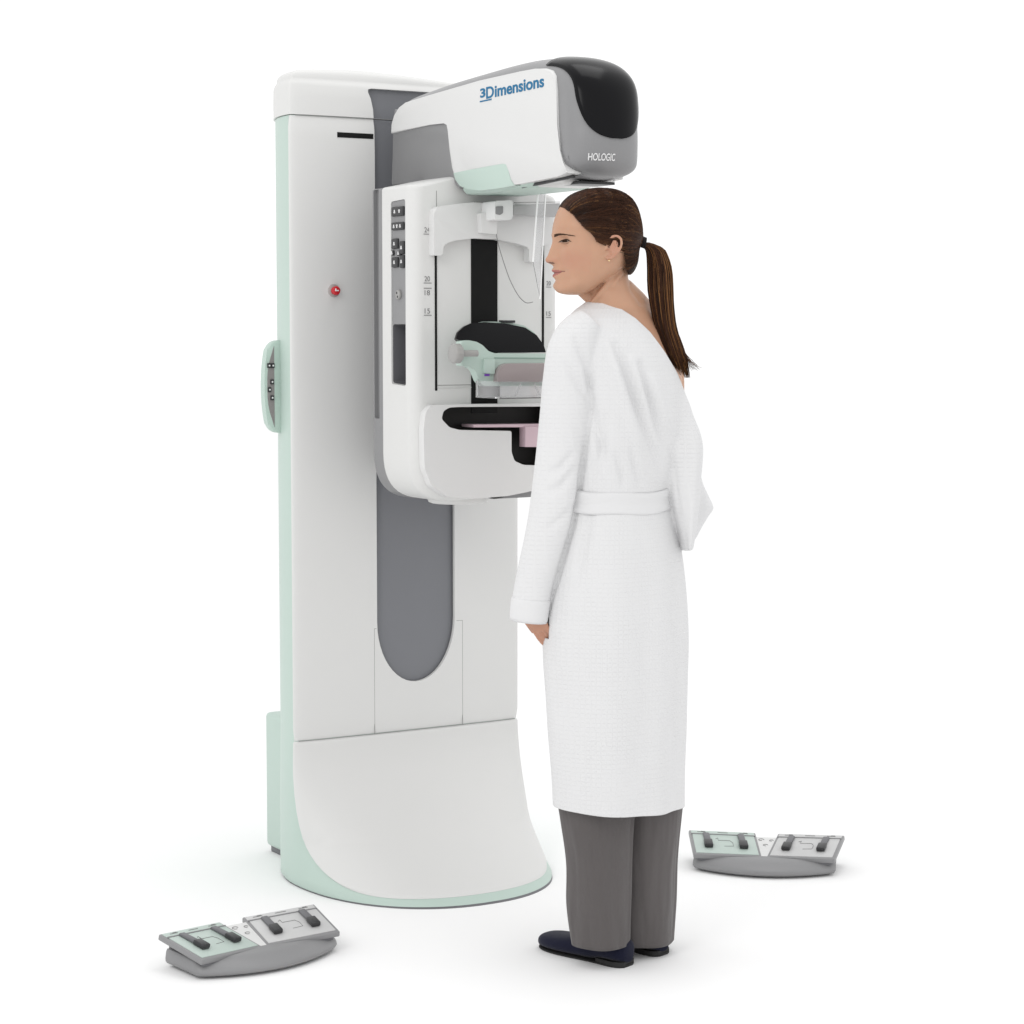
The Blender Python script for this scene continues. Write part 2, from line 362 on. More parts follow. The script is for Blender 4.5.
kpu = arc_fillet([(-.3515, 1.3835), (-.2815, 1.3835), (-.2815, 1.6675), (-.3515, 1.6705)], [0, 0, .008, .008], 5)
bm = bmesh.new(); prism(bm, kpu, 'x', gx0 + .0055, gx0 + .0025, 0); kpd = from_bm('side_keypad', bm, GREY, MM)
bm = bmesh.new(); prism(bm, arc_fillet([(-.3498, 1.2425), (-.2832, 1.2465), (-.2832, 1.3828), (-.3498, 1.3828)], .006, 4), 'x', gx0 + .049, gx0 + .047); from_bm('storage_recess', bm, SHELL, MM)
liner('storage_recess_wall', arc_fillet([(-.3492, 1.2430), (-.2838, 1.2470), (-.2838, 1.3824), (-.3492, 1.3824)], .006, 5), 'x', gx0 + .003, gx0 + .048, SHELL)
def keys(yc, zc, n, wkey, h, icons=True, dots=None):
    bm = bmesh.new(); box(bm, (gx0 + .001, yc, zc), (.008, wkey, h), .003); k = from_bm('key_block', bm, BTN, kpd)
    for i in range(n):
        y = yc + wkey * (.5 - (i + .5) / n) * .8
        bm = bmesh.new(); box(bm, (gx0 - .0032, y, zc), (.001, .0045, .008), .0003); box(bm, (gx0 - .0032, y, zc + (.002 if i % 2 else -.002)), (.001, .008, .003), .0003); from_bm('key_icon', bm, LITE, k)
keys(-.3165, 1.644, 2, .058, .022); keys(-.3165, 1.610, 3, .058, .018)
keys(-.302, 1.570, 1, .030, .024); keys(-.302, 1.527, 1, .030, .024); keys(-.337, 1.560, 1, .020, .03); keys(-.337, 1.528, 1, .020, .03)
keys(-.322, 1.5475, 1, .018, .012); keys(-.290, 1.549, 1, .010, .012)
bm = bmesh.new(); cyl(bm, (gx0 + .003, -.318, 1.452), (gx0 - .004, -.318, 1.452), .011, 24, .002); ks = from_bm('socket', bm, KNOB, kpd)
bm = bmesh.new(); cyl(bm, (gx0 - .003, -.316, 1.456), (gx0 - .0045, -.316, 1.456), .003, 10); cyl(bm, (gx0 - .003, -.320, 1.447), (gx0 - .0045, -.320, 1.447), .003, 10); from_bm('socket_hole', bm, BTN, ks)
# front details
FY = -.385
bm = bmesh.new(); box(bm, (-.1385, FY, 1.392), (.0055, .004, .325), .001); from_bm('guide_slot', bm, MATT, MM)
bm = bmesh.new(); box(bm, (.1530, FY, 1.45), (.0055, .004, .24), .001); from_bm('guide_slot', bm, MATT, MM)
bm = bmesh.new(); box(bm, (-.009, FY, 1.385), (.071, .005, .42), .001); from_bm('belt_cover', bm, MATT, MM)
seam('front_seam', [(-.136, FY, 1.242), (-.045, FY, 1.242)], r=.0008); seam('front_seam', [(-.136, FY, 1.69), (-.136, FY, 1.64)], r=.0008)
seam('front_seam', [(-.136, FY - .0006, 1.236), (.17, FY - .0006, 1.236)], m=WHITE, r=.0012)
for z, s in ((1.590, '24'), (1.478, '20'), (1.466, '18'), (1.404, '15')):
    bm = bmesh.new(); box(bm, (-.160, FY - .0005, z), (.020, .001, .0016), 0); from_bm('scale_tick', bm, MARK, MM)
    text('scale_figure', s, .017, Matrix.Translation((-.168, FY - .0005, z + (.004 if s != '18' else -.016))) @ Matrix.Rotation(PI / 2, 4, 'X'), MARK, MM, .014, .0002)
for z, s in ((1.472, '20'), (1.400, '15')):
    bm = bmesh.new(); box(bm, (.169, FY - .0005, z), (.014, .001, .0014), 0); from_bm('scale_tick', bm, MARK, MM)
    text('scale_figure', s, .015, Matrix.Translation((.163, FY - .0005, z + .004)) @ Matrix.Rotation(PI / 2, 4, 'X'), MARK, MM, .012, .0002)
# lower breast-support panel with black slot
PO = [(430, 405), (470, 404), (560, 403), (560, 484), (545, 487), (525, 492), (505, 496), (470, 498.5), (446, 497), (430, 486), (423, 468), (422, 430), (424, 412)]
bm = bmesh.new(); prism(bm, arc_fillet(xz(PO, -.40), .008, 5), 'y', -.408, -.383, .006, 4, False)
lp = from_bm('breast_support_panel', bm, WHITE2, MM, angle=50); cut(lp, slot_cut(), 45)
bm = bmesh.new(); prism(bm, [(x, z) for x, z in arc_fillet(xz([(441.3, 419), (443, 410.3), (450, 406.7), (560, 405.8), (560, 467), (523, 466), (514, 461.5), (511, 452), (511, 431.7), (459, 431), (449, 428)], -.41), .006, 4)], 'y', -.3335, -.3295); from_bm('slot_liner', bm, mat('slot_black', (.03, .029, .028), .5, .3), MM)
sc_ = Vector((sum(p[0] for p in sl) / len(sl), sum(p[1] for p in sl) / len(sl)))
liner('slot_wall', [(x - .0007 * (1 if x > sc_.x else -1), z - .0007 * (1 if z > 1.16 else -1)) for x, z in sl], 'y', -.4045, -.332, MATT)
bm = bmesh.new(); prism(bm, xz([(473, 424.5), (560, 423.5), (560, 427), (473, 427.5)], -.40), 'y', -.403, -.345, .001); from_bm('image_receptor', bm, PINK, MM)
bm = bmesh.new(); prism(bm, xz([(525, 426.5), (560, 426), (560, 447), (525, 447)], -.406), 'y', -.408, -.38, .001); from_bm('receptor_cover', bm, PINK, MM)
bm = bmesh.new(); prism(bm, xz([(494, 499), (510, 495), (528, 490.5), (548, 489), (548, 496), (520, 497.5)], -.38), 'y', -.384, -.25, .003); from_bm('underside_cover', bm, GREY, MM)
# face-shield carriage arch
AR = [(434, 216), (435, 209.5), (439, 206.5), (460, 203.5), (481, 201.8), (518, 203), (545, 207), (553, 212), (553, 243), (541, 246), (539, 262), (529, 262), (529, 247.5), (518, 243.7), (498, 239.5), (474, 238.3), (457, 240.2), (446, 243.2), (443.5, 247), (443, 255.5), (434, 255.5)]
bm = bmesh.new(); prism(bm, arc_fillet(xz(AR, -.41), .004, 4), 'y', -.41, -.384, .004, 3, False); from_bm('shield_carriage', bm, WHITE2, MM)
bm = bmesh.new(); prism(bm, arc_fillet(xz([(481, 213), (497, 211), (497, 234.5), (482, 233)], -.43), .003), 'y', -.43, -.409, .004); from_bm('shield_latch', bm, WHITE2, MM)
bm = bmesh.new(); prism(bm, arc_fillet(xz([(495, 201), (513, 200), (513, 218), (510, 220), (495, 220)], -.47), .004), 'y', -.47, -.409, .003); lt = from_bm('shield_holder', bm, LITE, MM)
bm = bmesh.new(); prism(bm, arc_fillet(xz([(496, 206.5), (503, 206), (503, 213), (500, 215), (496, 214)], -.472), .002), 'y', -.4725, -.469, .0006); from_bm('release_button', bm, GREY, lt)
bm = bmesh.new(); prism(bm, xz([(513, 205), (560, 203), (560, 217), (513, 215.5)], -.45), 'y', -.452, -.425, .003); from_bm('shield_rail', bm, mat('pale_grey', (.42, .42, .42), .4), MM)
seam('shield_seam', [ml(474, 202, 'y', -.412), ml(496, 203, 'y', -.412)], r=.0008)
seam('shield_seam', [ml(514, 202.5, 'y', -.453), ml(560, 202, 'y', -.453)], r=.0008)
cab = cat([ml(u, v, 'y', -.415) for u, v in ((496, 231), (498, 243), (503, 260), (510, 280), (518, 295), (524, 301.5), (528, 303), (533, 302))], 5)
bm = bmesh.new(); tube(bm, cab, .0009, 6); from_bm('coiled_cable', bm, MARK, MM)
# clear face shield: a thin sheet; the glint along its edges is painted as white rods
q0, q1, q2, q3 = ml(538, 192, 'y', -.50), ml(545.5, 192, 'y', -.50), ml(540, 299, 'y', -.50), ml(533, 262, 'y', -.50)
bm = bmesh.new()
prism(bm, [(q0.x, q0.z), (q1.x, q1.z), (q2.x, q2.z), (q3.x, q3.z)], 'y', -.501, -.499); fs = from_bm('face_shield', bm, CLEAR, MM)
for a, b in ((q0, q3), (q1, q2)):
    bm = bmesh.new(); tube(bm, [a, b], .0021, 8); from_bm('shield_edge', bm, mat('edge_glint_white', (.95, .95, .95), .2, .6), fs)
# compression device
CY = -.50
DO = [(456.5, 339), (460, 332), (467, 326.5), (475, 323.2), (489, 322), (510, 323.5), (528, 327.5), (538, 335), (544, 345), (546, 352.5), (492, 352.5), (485, 346), (478, 341.5), (470, 340)]
def dome_mesh(name, outline, m, y0, y1, bulge):
    """outline extruded, top edge rolled into a soft dome towards the column"""
    pts = arc_fillet(xz(outline, y0), .003, 3); zc = min(p[1] for p in pts); cx = sum(p[0] for p in pts) / len(pts)
    bm = bmesh.new(); rings = []
    for t in [i / 10 for i in range(11)]:
        a = t * PI / 2; k = 1 - bulge * (1 - math.cos(a)); rings.append([(cx + (x - cx) * k, y0 + .020 * ((z - zc) / .072) ** 2 + (y1 - y0) * .5 * math.sin(a), zc + (z - zc) * k) for x, z in pts])
    f = [[(cx + (x - cx) * s, y0 + .020 * ((z - zc) * s / .072) ** 2 - .004 * (1 - s * s), zc + (z - zc) * s) for x, z in pts] for s in (.12, .3, .45, .6, .75, .87, .95)]
    loft(bm, f + rings); return from_bm(name, bm, m, MM, angle=60)
bm = bmesh.new(); prism(bm, arc_fillet(xz([(466, 339), (469, 331), (478, 325), (492, 321.5), (508, 322), (524, 325.5), (534, 332), (541, 342), (543, 352), (490, 352)], CY + .06), .003), 'y', CY + .06, -.395, .004); from_bm('compression_carriage', bm, MINT, MM)
dome_mesh('compression_dome', DO, mat('dome_black', (.004, .004, .005), .3, .16), CY, CY + .075, .45)
bm = bmesh.new(); box(bm, ml(507, 322, 'y', -.44) + Vector((0, 0, .001)), (.035, .02, .006), .002); from_bm('belt_clip', bm, BTN, MM)
BR = [(461, 341), (468, 340.2), (476, 341.7), (482, 345), (488, 351), (494, 353.2), (549, 353.5), (549, 386), (483, 386), (479, 381), (475, 371), (471, 366.5), (461, 366)]
bm = bmesh.new(); prism(bm, arc_fillet(xz(BR, CY - .012), .004, 4), 'y', CY - .014, CY + .012, .003); from_bm('paddle_bracket', bm, MINT, MM)
bm = bmesh.new(); prism(bm, xz([(495, 357.3), (549, 357.8), (549, 359), (495, 358.5)], CY - .016), 'y', CY - .0155, CY - .013); from_bm('bracket_groove', bm, mat('mint_groove', (.25, .36, .31), .5), MM)
bm = bmesh.new(); prism(bm, arc_fillet(xz([(484, 359), (494.5, 359), (494.5, 374), (484, 373)], CY - .02), .002), 'y', CY - .022, CY - .012, .002); from_bm('bracket_lug', bm, MINT, MM)
bm = bmesh.new(); prism(bm, arc_fillet(xz([(497, 381), (497.5, 371), (504, 363.5), (549, 363), (549, 382), (497, 382)], CY - .03), [0, .008, .012, 0, 0, 0], 6), 'y', CY - .032, CY - .010, .002); from_bm('paddle_plate', bm, TAUPE, MM)
bm = bmesh.new(); box(bm, ml(487, 375, 'y', CY - .03), (.013, .003, .005), .0005); from_bm('paddle_label', bm, PURPLE, MM)
# clear paddle tray: thin walls
tz0, tz1 = ml(492, 398, 'y', -.56).z, ml(492, 381, 'y', -.56).z
tx0, tx1 = ml(475, 385, 'y', CY).x - .005, .17
bm = bmesh.new()
out = arc_fillet([(tx0, -.60), (tx1, -.60), (tx1, CY - .004), (tx0, CY - .004)], .012, 5); inn = arc_fillet([(tx0 + .003, -.597), (tx1 - .003, -.597), (tx1 - .003, CY - .007), (tx0 + .003, CY - .007)], .011, 5)
R = [[bm.verts.new((x, y, z)) for x, y in o_] for o_, z in ((out, tz0), (out, tz1), (inn, tz1), (inn, tz0 + .003))]
for a, b in ((0, 1), (1, 2), (2, 3)):
    for j in range(len(out)): bm.faces.new((R[a][j], R[a][(j + 1) % len(out)], R[b][(j + 1) % len(out)], R[b][j]))
bm.faces.new(R[0][::-1]); bm.faces.new(R[3]); from_bm('compression_paddle', bm, CLEAR, MM)
for k in range(3):
    bm = bmesh.new(); box(bm, (tx0 + .06 + .05 * k, -.5985, (tz0 + tz1) / 2), (.003, .004, (tz1 - tz0) * .8), .0006, Matrix.Rotation(.5 * (-1) ** k, 3, 'Y')); from_bm('paddle_rib', bm, CLEAR, MM)
bm = bmesh.new(); box(bm, ((tx0 + tx1) / 2 + .01, -.585, tz0 - .0005), ((tx1 - tx0) - .02, .006, .003), .001); from_bm('paddle_edge', bm, MARK, MM)
# clamp knob
kq = ml(456, 353.5, 'y', CY - .035)
bm = bmesh.new(); n = 10; rings = []
for x, s in ((-.011, .8), (-.009, .93), (-.006, 1), (.006, 1), (.009, .93), (.011, .8)):
    rings.append([(kq.x + x, kq.y + .0225 * s * (1 + .022 * math.cos(i * n * 2 * PI / 60)) * math.cos(2 * PI * i / 60), kq.z + .0225 * s * (1 + .022 * math.cos(i * n * 2 * PI / 60)) * math.sin(2 * PI * i / 60)) for i in range(60)])
loft(bm, rings); kn = from_bm('clamp_knob', bm, KNOB, MM)
bm = bmesh.new(); cyl(bm, (kq.x + .01, kq.y, kq.z), (kq.x + .055, kq.y, kq.z), .0075, 20); from_bm('knob_shaft', bm, KNOB, kn)
# ---- tube head
HW = .088
prof = cat([(-.866, 1.692), (-.900, 1.700), (-.919, 1.722), (-.926, 1.76), (-.928, 1.80), (-.923, 1.85), (-.910, 1.89), (-.886, 1.920), (-.845, 1.944), (-.79, 1.957), (-.70, 1.964), (-.60, 1.9635), (-.45, 1.957), (-.30, 1.949), (-.15, 1.936), (-.105, 1.925), (-.085, 1.905), (-.075, 1.86)], 5)
prof = [tuple(p) for p in prof]; lowp = [(-.072, 1.80), (-.070, 1.717), (-.20, 1.714), (-.375, 1.712), (-.385, 1.70), (-.40, 1.692), (-.6, 1.690), (-.8, 1.690)]
allp = prof + lowp
def normals(P):
    out = []; N = len(P)
    for i in range(N):
        a = Vector(P[i - 1]); b = Vector(P[(i + 1) % N]); t = (b - a).normalized(); out.append(Vector((t.y, -t.x)))
    return out
NRM = normals(allp)
cen = Vector((-.5, 1.82))
for i, p in enumerate(allp):
    if NRM[i].dot(Vector(p) - cen) < 0 and abs(NRM[i].dot((Vector(p) - cen).normalized())) > .05: NRM[i] = -NRM[i]
def crown(x):  # how far the skin falls inward towards the sides
    a = abs(x) / HW
    return .013 * a ** 2 + .034 * (1 - (1 - a ** 5) ** .5) * .9
def head_pt(i, x, off=0):
    p = Vector(allp[i]); k = crown(x) if i < len(prof) - 6 else crown(x) * .2
    front = max(0, 1 - abs(p.y - 1.80) / .2) * max(0, min(1, (-p.x - .85) / .07))
    q = p - NRM[i] * (k - off) ; y = q.x + front * .02 * (x / HW) ** 2
    return (x, y, q.y)
xs = [-HW * math.sin(PI / 2 * (1 - i / 12)) for i in range(12)] + [0] + [HW * math.sin(PI / 2 * (i / 12)) for i in range(1, 13)]
bm = bmesh.new(); loft(bm, [[head_pt(i, x) for i in range(len(allp))] for x in xs]); th = from_bm('tube_head', bm, GREY, MM, angle=55)
# black window wrapping front to top
def zi(i): return i / 5
bm = bmesh.new(); i0, i1 = 3 * 5 + 2, 9 * 5 + 1; A = []
NW = 60
for ii in range(NW + 1):
    t = (ii / NW) ** 1.5; i = i0 + t * (i1 - i0); f = min(1, t / .42); xb = .079 * (1 - (1 - f) ** 2.5) ** (1 / 2.5)
    ia = int(i); fa_ = i - ia
    A.append([bm.verts.new(Vector(head_pt(ia, xb * k / 12, .0016)).lerp(Vector(head_pt(ia + 1, xb * k / 12, .0016)), fa_)) for k in range(-12, 13)])
for i in range(len(A) - 1):
    for j in range(24): bm.faces.new((A[i][j], A[i][j + 1], A[i + 1][j + 1], A[i + 1][j]))
bmesh.ops.remove_doubles(bm, verts=bm.verts[:], dist=1e-5)
wn = from_bm('front_window', bm, BLACK, th, angle=0); md = wn.modifiers.new('s', 'SOLIDIFY'); md.thickness = .004; md.offset = 0
# white side panel
SP = [(391, 133.5), (391.5, 124), (394, 115), (399, 107), (406, 102.5), (430, 95), (480, 80.5), (520, 71.5), (536, 68.6), (545, 68.4), (551, 70.6), (555, 76), (556.5, 90), (557.5, 125), (559.5, 151), (563, 164), (569, 173), (558, 176.5), (540, 180), (520, 183.8), (500, 187.2), (480, 188.5), (468, 188), (460, 184.5), (455, 178), (452, 168), (450, 150), (448.8, 130), (447.5, 123.5), (444, 121.8), (430, 124.8)]
bm = bmesh.new(); prism(bm, yz(SP, -HW - .004), 'x', -HW - .005, -HW + .03, .0035, 3); sp = from_bm('side_cover', bm, WHITE2, th, angle=50)
mir = bmesh.new(); prism(mir, [(max(y_, -.83), z_) for y_, z_ in yz([p for p in SP if not (p[0] > 560 and p[1] < 175)], -HW - .004)], 'x', HW - .05, HW - .004, .0035, 3); from_bm('side_cover', mir, WHITE2, th, angle=50)
MP = [(453.5, 173), (470, 169.8), (490, 166), (503, 163.6), (506, 164.5), (509, 172), (511, 180), (515, 185.5), (500, 188.2), (480, 190.5), (468, 189.6), (460, 186), (455.5, 180)]
bm = bmesh.new(); prism(bm, yz(MP, -HW - .005), 'x', -HW - .0058, -HW + .01, .001, 2); from_bm('mint_trim', bm, MINT, th)
bm = bmesh.new(); box(bm, (0, -.56, 1.703), (.164, .32, .044), .018, seg=5); from_bm('mint_underside', bm, MINT, th)
bm = bmesh.new(); box(bm, (-.004, -.69, 1.7035), (.136, .28, .041), .016, seg=5); from_bm('white_underside', bm, WHITE2, th)
for x, pa, pb in ((-.070, (523, 187), (574, 176.5)), (.052, (568, 187.5), (613, 178))):
    a = ml(*pa, 'x', x); b = ml(*pb, 'x', x); m_ = (a + b) / 2; LL = (b - a).length; rt = Matrix.Rotation(math.atan2(-(b.z - a.z), -(b.y - a.y)), 3, 'X')
    bm = bmesh.new(); box(bm, m_, (.008, LL, .006), .001, rt); box(bm, m_ + Vector((.006, 0, .006)), (.010, LL * .9, .005), .001, rt); r_ = from_bm('collimator_rail', bm, BTN, th)
    bm = bmesh.new(); box(bm, b + Vector((.012, .02, .007)), (.02, .03, .010), .002); from_bm('rail_stop', bm, BTN, r_)
bm = bmesh.new(); box(bm, (0, -.82, 1.686), (.09, .07, .006), .001); from_bm('beam_window', bm, BTN, th)
# lettering on the side cover (runs from the column outwards) and on the nose
a = ml(480.2, 100.3, 'x', -HW - .0054); b = ml(544, 86.8, 'x', -HW - .0054)
dirv = Vector((0, b.y - a.y, b.z - a.z)).normalized(); nx = Vector((-1, 0, 0)); upv = nx.cross(dirv)
def side_frame(o, d=dirv): 
    u_ = nx.cross(d); M_ = Matrix((d, u_, nx)).transposed().to_4x4(); M_.translation = o; return M_
L = (b - a).length
text('lettering', '3', .027, side_frame(a + upv * .006), BLUE, sp, L * .085, .0003, .0009)
text('lettering', 'D', .036, side_frame(a + dirv * L * .098 + upv * .001), BLUE, sp, L * .125, .0003, .0007)
text('lettering', 'imensions', .036, side_frame(a + dirv * L * .238 + upv * .001), BLUE, sp, L * .762, .0003, .0009)
bm = bmesh.new(); box(bm, a + dirv * L * .09 - upv * .003 + nx * .0002, (.0006, L * .19, .003), 0, Matrix.Rotation(math.atan2(dirv.z, dirv.y), 3, 'X')); from_bm('underline', bm, BLUE, sp)
hq = ml(589.5, 160, 'y', -.915); hz = hq.z; hx = hq.x
def nose_y(x): return min(head_pt(i, x)[1] for i in range(5, 25))
txt = text('maker_lettering', 'HOLOGIC', .021, Matrix.Rotation(PI / 2, 4, 'X'), LITE, th, .059, .0003, .0004)
for v in txt.data.vertices:
    x = v.co.x + hx; z = v.co.z + hz
    j = min(range(4, 30), key=lambda i: abs(head_pt(i, x)[2] - z)); dy = head_pt(j, x)[1]; v.co = Vector((x, dy - .0012 + v.co.y, z))

# ================================================================== FOOT SWITCHES
def footswitch(label, loc, rz):
    F = root('foot_switch', label, 'foot pedal', loc, rz, 'foot switches on the floor beside the machine')
    # local: x along, -y front.  hull
    W2 = .180
    def hull(z, k, fy): 
        pts = []
        for i in range(33):
            a = i / 32; x = -W2 * k + 2 * W2 * k * a; pts.append((x, -.066 * fy - .062 * fy * math.sin(PI * a) ** .8, z))
        pts += [(W2 * k, .06, z), (0, .075, z), (-W2 * k, .06, z)]; return pts
    bm = bmesh.new(); loft(bm, [hull(0.003, .92, .90), hull(.008, .98, 1.0), hull(.014, 1.0, 1.02), hull(.021, 1.0, .98), hull(.034, .99, .76), hull(.0395, .975, .64)]); from_bm('hull', bm, GREY, F, angle=60)
    bm = bmesh.new(); box(bm, (0, -.01, .003), (.28, .1, .006), .001); from_bm('rubber_pad', bm, MATT, F)
    bm = bmesh.new(); prism(bm, [(-.074, .028), (.07, .028), (.064, .058), (-.074, .034)], 'x', -.168, -.030, .003); prism(bm, [(-.074, .028), (.07, .028), (.064, .058), (-.074, .034)], 'x', .030, .168, .003); from_bm('riser', bm, SHELL, F)
    # centre bridge
    TD = Matrix.Translation((0, 0, .0475)) @ Matrix.Rotation(.2, 4, 'X')
    bm = bmesh.new(); prism(bm, [(-.012, -.068), (.012, -.068), (.046, .066), (-.046, .066)], 'z', -.012, .002, .002); bmesh.ops.transform(bm, matrix=TD, verts=bm.verts); cb = from_bm('centre_deck', bm, WHITE2, F)
    for p, r in (((-.012, .048), .007), ((.014, .045), .005), ((0, .016), .006)):
        bm = bmesh.new(); tube(bm, [(p[0] + r * math.cos(t), p[1] + r * .8 * math.sin(t), .0025) for t in [i * 5.0 / 12 for i in range(13)]], .0007, 5); bmesh.ops.transform(bm, matrix=TD, verts=bm.verts); from_bm('icon', bm, MARK, cb)
    for sx, m, nm in ((-1, mat('mint_plate', (.46, .54, .50), .4), 'mint_pedal_plate'), (1, mat('pale_plate', (.54, .54, .54), .4), 'white_pedal_plate')):
        yaw = .17 * sx; tilt = .205; roll = -.05 * sx
        T = Matrix.Translation((sx * .103, .000, .0545)) @ Matrix.Rotation(-yaw, 4, 'Z') @ Matrix.Rotation(tilt, 4, 'X') @ Matrix.Rotation(roll, 4, 'Y')
        def put(nm_, bm_, m_, par): bmesh.ops.transform(bm_, matrix=T, verts=bm_.verts); return from_bm(nm_, bm_, m_, par, angle=35)
        bm = bmesh.new(); box(bm, (0, 0, -.003), (.174, .144, .013), .003); fr_ = put('plate_frame', bm, GREY, F)
        bm = bmesh.new(); box(bm, (0, -.009, .0035), (.160, .110, .003), .001); put(nm, bm, m, fr_)
        bm = bmesh.new(); box(bm, (0, .0585, .0035), (.164, .019, .003), .001); put('icon_strip', bm, m, fr_)
        bm = bmesh.new(); box(bm, (0, .0475, .0045), (.166, .0035, .004), .0008); put('plate_line', bm, GREY, fr_)
        for k in range(3):
            bm = bmesh.new(); box(bm, ((-.055, 0, .055)[k], .0595, .0054), ((.022, .026, .022)[k], .0016, .0008), 0)
            if k != 1: box(bm, ((-.055, 0, .055)[k] + .004, .0625, .0055), (.010, .0012, .0008), 0)
            put('icon', bm, MARK, fr_)
        for px in (-.045, .045):
            bm = bmesh.new(); box(bm, (px, .016, .009), (.017, .062, .007), .003, Matrix.Rotation(-.05, 3, 'X')); pd = put('pedal_arm', bm, SHELL, fr_)
            bm = bmesh.new(); box(bm, (px, -.020, .0115), (.022, .034, .011), .003); put('pedal_pad', bm, BTN, pd)
        bm = bmesh.new(); tube(bm, [(-.022, .02, .0054), (-.016, .026, .0054), (-.016, .012, .0054), (.014, .012, .0054), (.020, .0, .0054), (.020, -.02, .0054), (-.004, -.022, .0054)], .0006, 5); put('diagram_line', bm, MARK, fr_)
    return F
footswitch('grey double foot switch with mint and white plates on floor left of machine base', (-.570, 4.718, 0), math.radians(39))
footswitch('grey double foot switch with mint and white plates on floor right of the woman', (.648, 5.54, 0), math.radians(-9))
#PERSON
# ================================================================== THE WOMAN
FW = Vector((-.7071, .7071, 0)); LT = Vector((-.7071, -.7071, 0)); UP = Vector((0, 0, 1))   # body faces left and away; her left side is nearest
def ell(c, a, b, n=48, fw=FW, lt=LT, p=2.0):
    return [c + lt * (a * sgnpow(math.cos(2 * PI * i / n), 2 / p)) + fw * (b * sgnpow(math.sin(2 * PI * i / n), 2 / p)) for i in range(n)]
def sil_ring(v, uL, uR, Y, ratio, grow=0, n=48, p=2.0):
    """an oval body section whose measured width is uL..uR; its depth follows from the ratio of depth to width"""
    A = wpt(uL, v, Y); B = wpt(uR, v, Y); half = (B - A).length / 2 + grow
    a = half / (.7071 * math.sqrt(1 + ratio * ratio)); return ell((A + B) / 2, a, a * ratio, n, p=p)
def limb(bm, pts, n=20):
    """tapered limb with rounded ends; pts [(Vector, r)]"""
    P = [p for p, r in pts]; r = [r for p, r in pts]
    d0 = (P[0] - P[1]).normalized(); d1 = (P[-1] - P[-2]).normalized()
    PP = [P[0] + d0 * r[0] * .95, P[0] + d0 * r[0] * .6] + P + [P[-1] + d1 * r[-1] * .6, P[-1] + d1 * r[-1] * .95]
    rr = [r[0] * .3, r[0] * .8] + r + [r[-1] * .8, r[-1] * .3]
    tube(bm, PP, rr, n)
# ---- head, built in its own frame: e forward, l to her left, v in crop pixels down
HY = 4.655; HO = wpt(598.55, 239.67, HY); PXM = 1 / 7.877 / (FPX / (HY * math.cos(TH) + 0))
psi = math.radians(11); HF = Vector((-math.cos(psi), -math.sin(psi), 0)); HL = Vector((math.sin(psi), -math.cos(psi), 0))
def HP(e, l, v): return HO + HF * e + HL * l + UP * ((470 - v) * PXM)
#        v   front back halfwidth (crop px, px, m)
HT = [(80, 470, 620, .020), (92, 400, 700, .036), (120, 340, 770, .052), (160, 285, 812, .062), (200, 246, 838, .068), (250, 215, 858, .0725), (300, 196, 868, .075),
      (350, 182, 872, .0765), (400, 172, 870, .077), (440, 167, 862, .0765), (480, 172, 852, .0755), (520, 176, 840, .074), (560, 177, 825, .0725), (600, 178, 805, .070), (640, 178, 780, .067),
      (680, 179, 745, .064), (720, 182, 700, .061), (760, 186, 640, .057), (800, 187, 580, .052), (835, 187, 530, .046), (865, 200, 490, .038), (885, 222, 450, .029), (897, 262, 415, .019), (902, 300, 380, .010)]
def bumpf(x, c, s): return math.exp(-((x - c) / s) ** 2)
NOSE = [(440, 0), (470, 2), (495, 7), (520, 16), (545, 26), (570, 36), (595, 46), (615, 60), (630, 66), (642, 63), (652, 50), (662, 24), (670, 8), (682, 1), (700, 0)]
def face_add(l, v):
    """relief of the face in metres, forward"""
    a = abs(l); d = 0; v_m = v + 480 * a * (1 if 690 < v < 780 else 0)
    if 440 < v < 700:
        h = lerp_tab(NOSE, v)[0] * PXM; wn = .0075 + .0055 * max(0, min(1, (v - 480) / 130))
        d += h * math.exp(-(a / wn) ** 2.4)
        d += .0055 * bumpf(a, .0125, .0048) * bumpf(v, 634, 20)          # nostril wings
    d -= .0016 * bumpf(a, .0205 + .011 * max(0, min(1, (v - 640) / 80)), .003) * bumpf(v, 680, 38)
    d -= .0028 * bumpf(a, .0195, .0035) * bumpf(v, 632, 20)
    d -= .0105 * bumpf(a, .030, .0135) * bumpf(v, 487, 36)                # eye sockets
    d += .0035 * bumpf(a, .030, .020) * bumpf(v, 440, 20)                 # brow ridge
    d += .0038 * bumpf(a, .031, .0105) * bumpf(v, 489, 15)                 # lids over the eyeball
    d += .0052 * bumpf(a, .044, .019) * bumpf(v, 590, 60)                 # cheek bones
    d += .0055 * bumpf(a, 0, .017) * (bumpf(v_m, 713, 15) + .85 * bumpf(v_m, 756, 16))   # lips
    d -= .0045 * bumpf(a, 0, .021) * bumpf(v_m, 734.5, 6.5)
    d -= .0030 * bumpf(a, .028, .006) * bumpf(v, 722, 16)                 # mouth corners
    d -= .0030 * bumpf(a, 0, .020) * bumpf(v, 790, 17)
    d += .0030 * bumpf(a, 0, .014) * bumpf(v, 838, 28)                    # chin
    d -= .0012 * bumpf(a, 0, .004) * bumpf(v, 690, 12)
    d -= .0105 * (1 - math.exp(-(a / .021) ** 2)) * max(0, min(1, (v - 380) / 80)) * max(0, min(1, (860 - v) / 80))
    return d
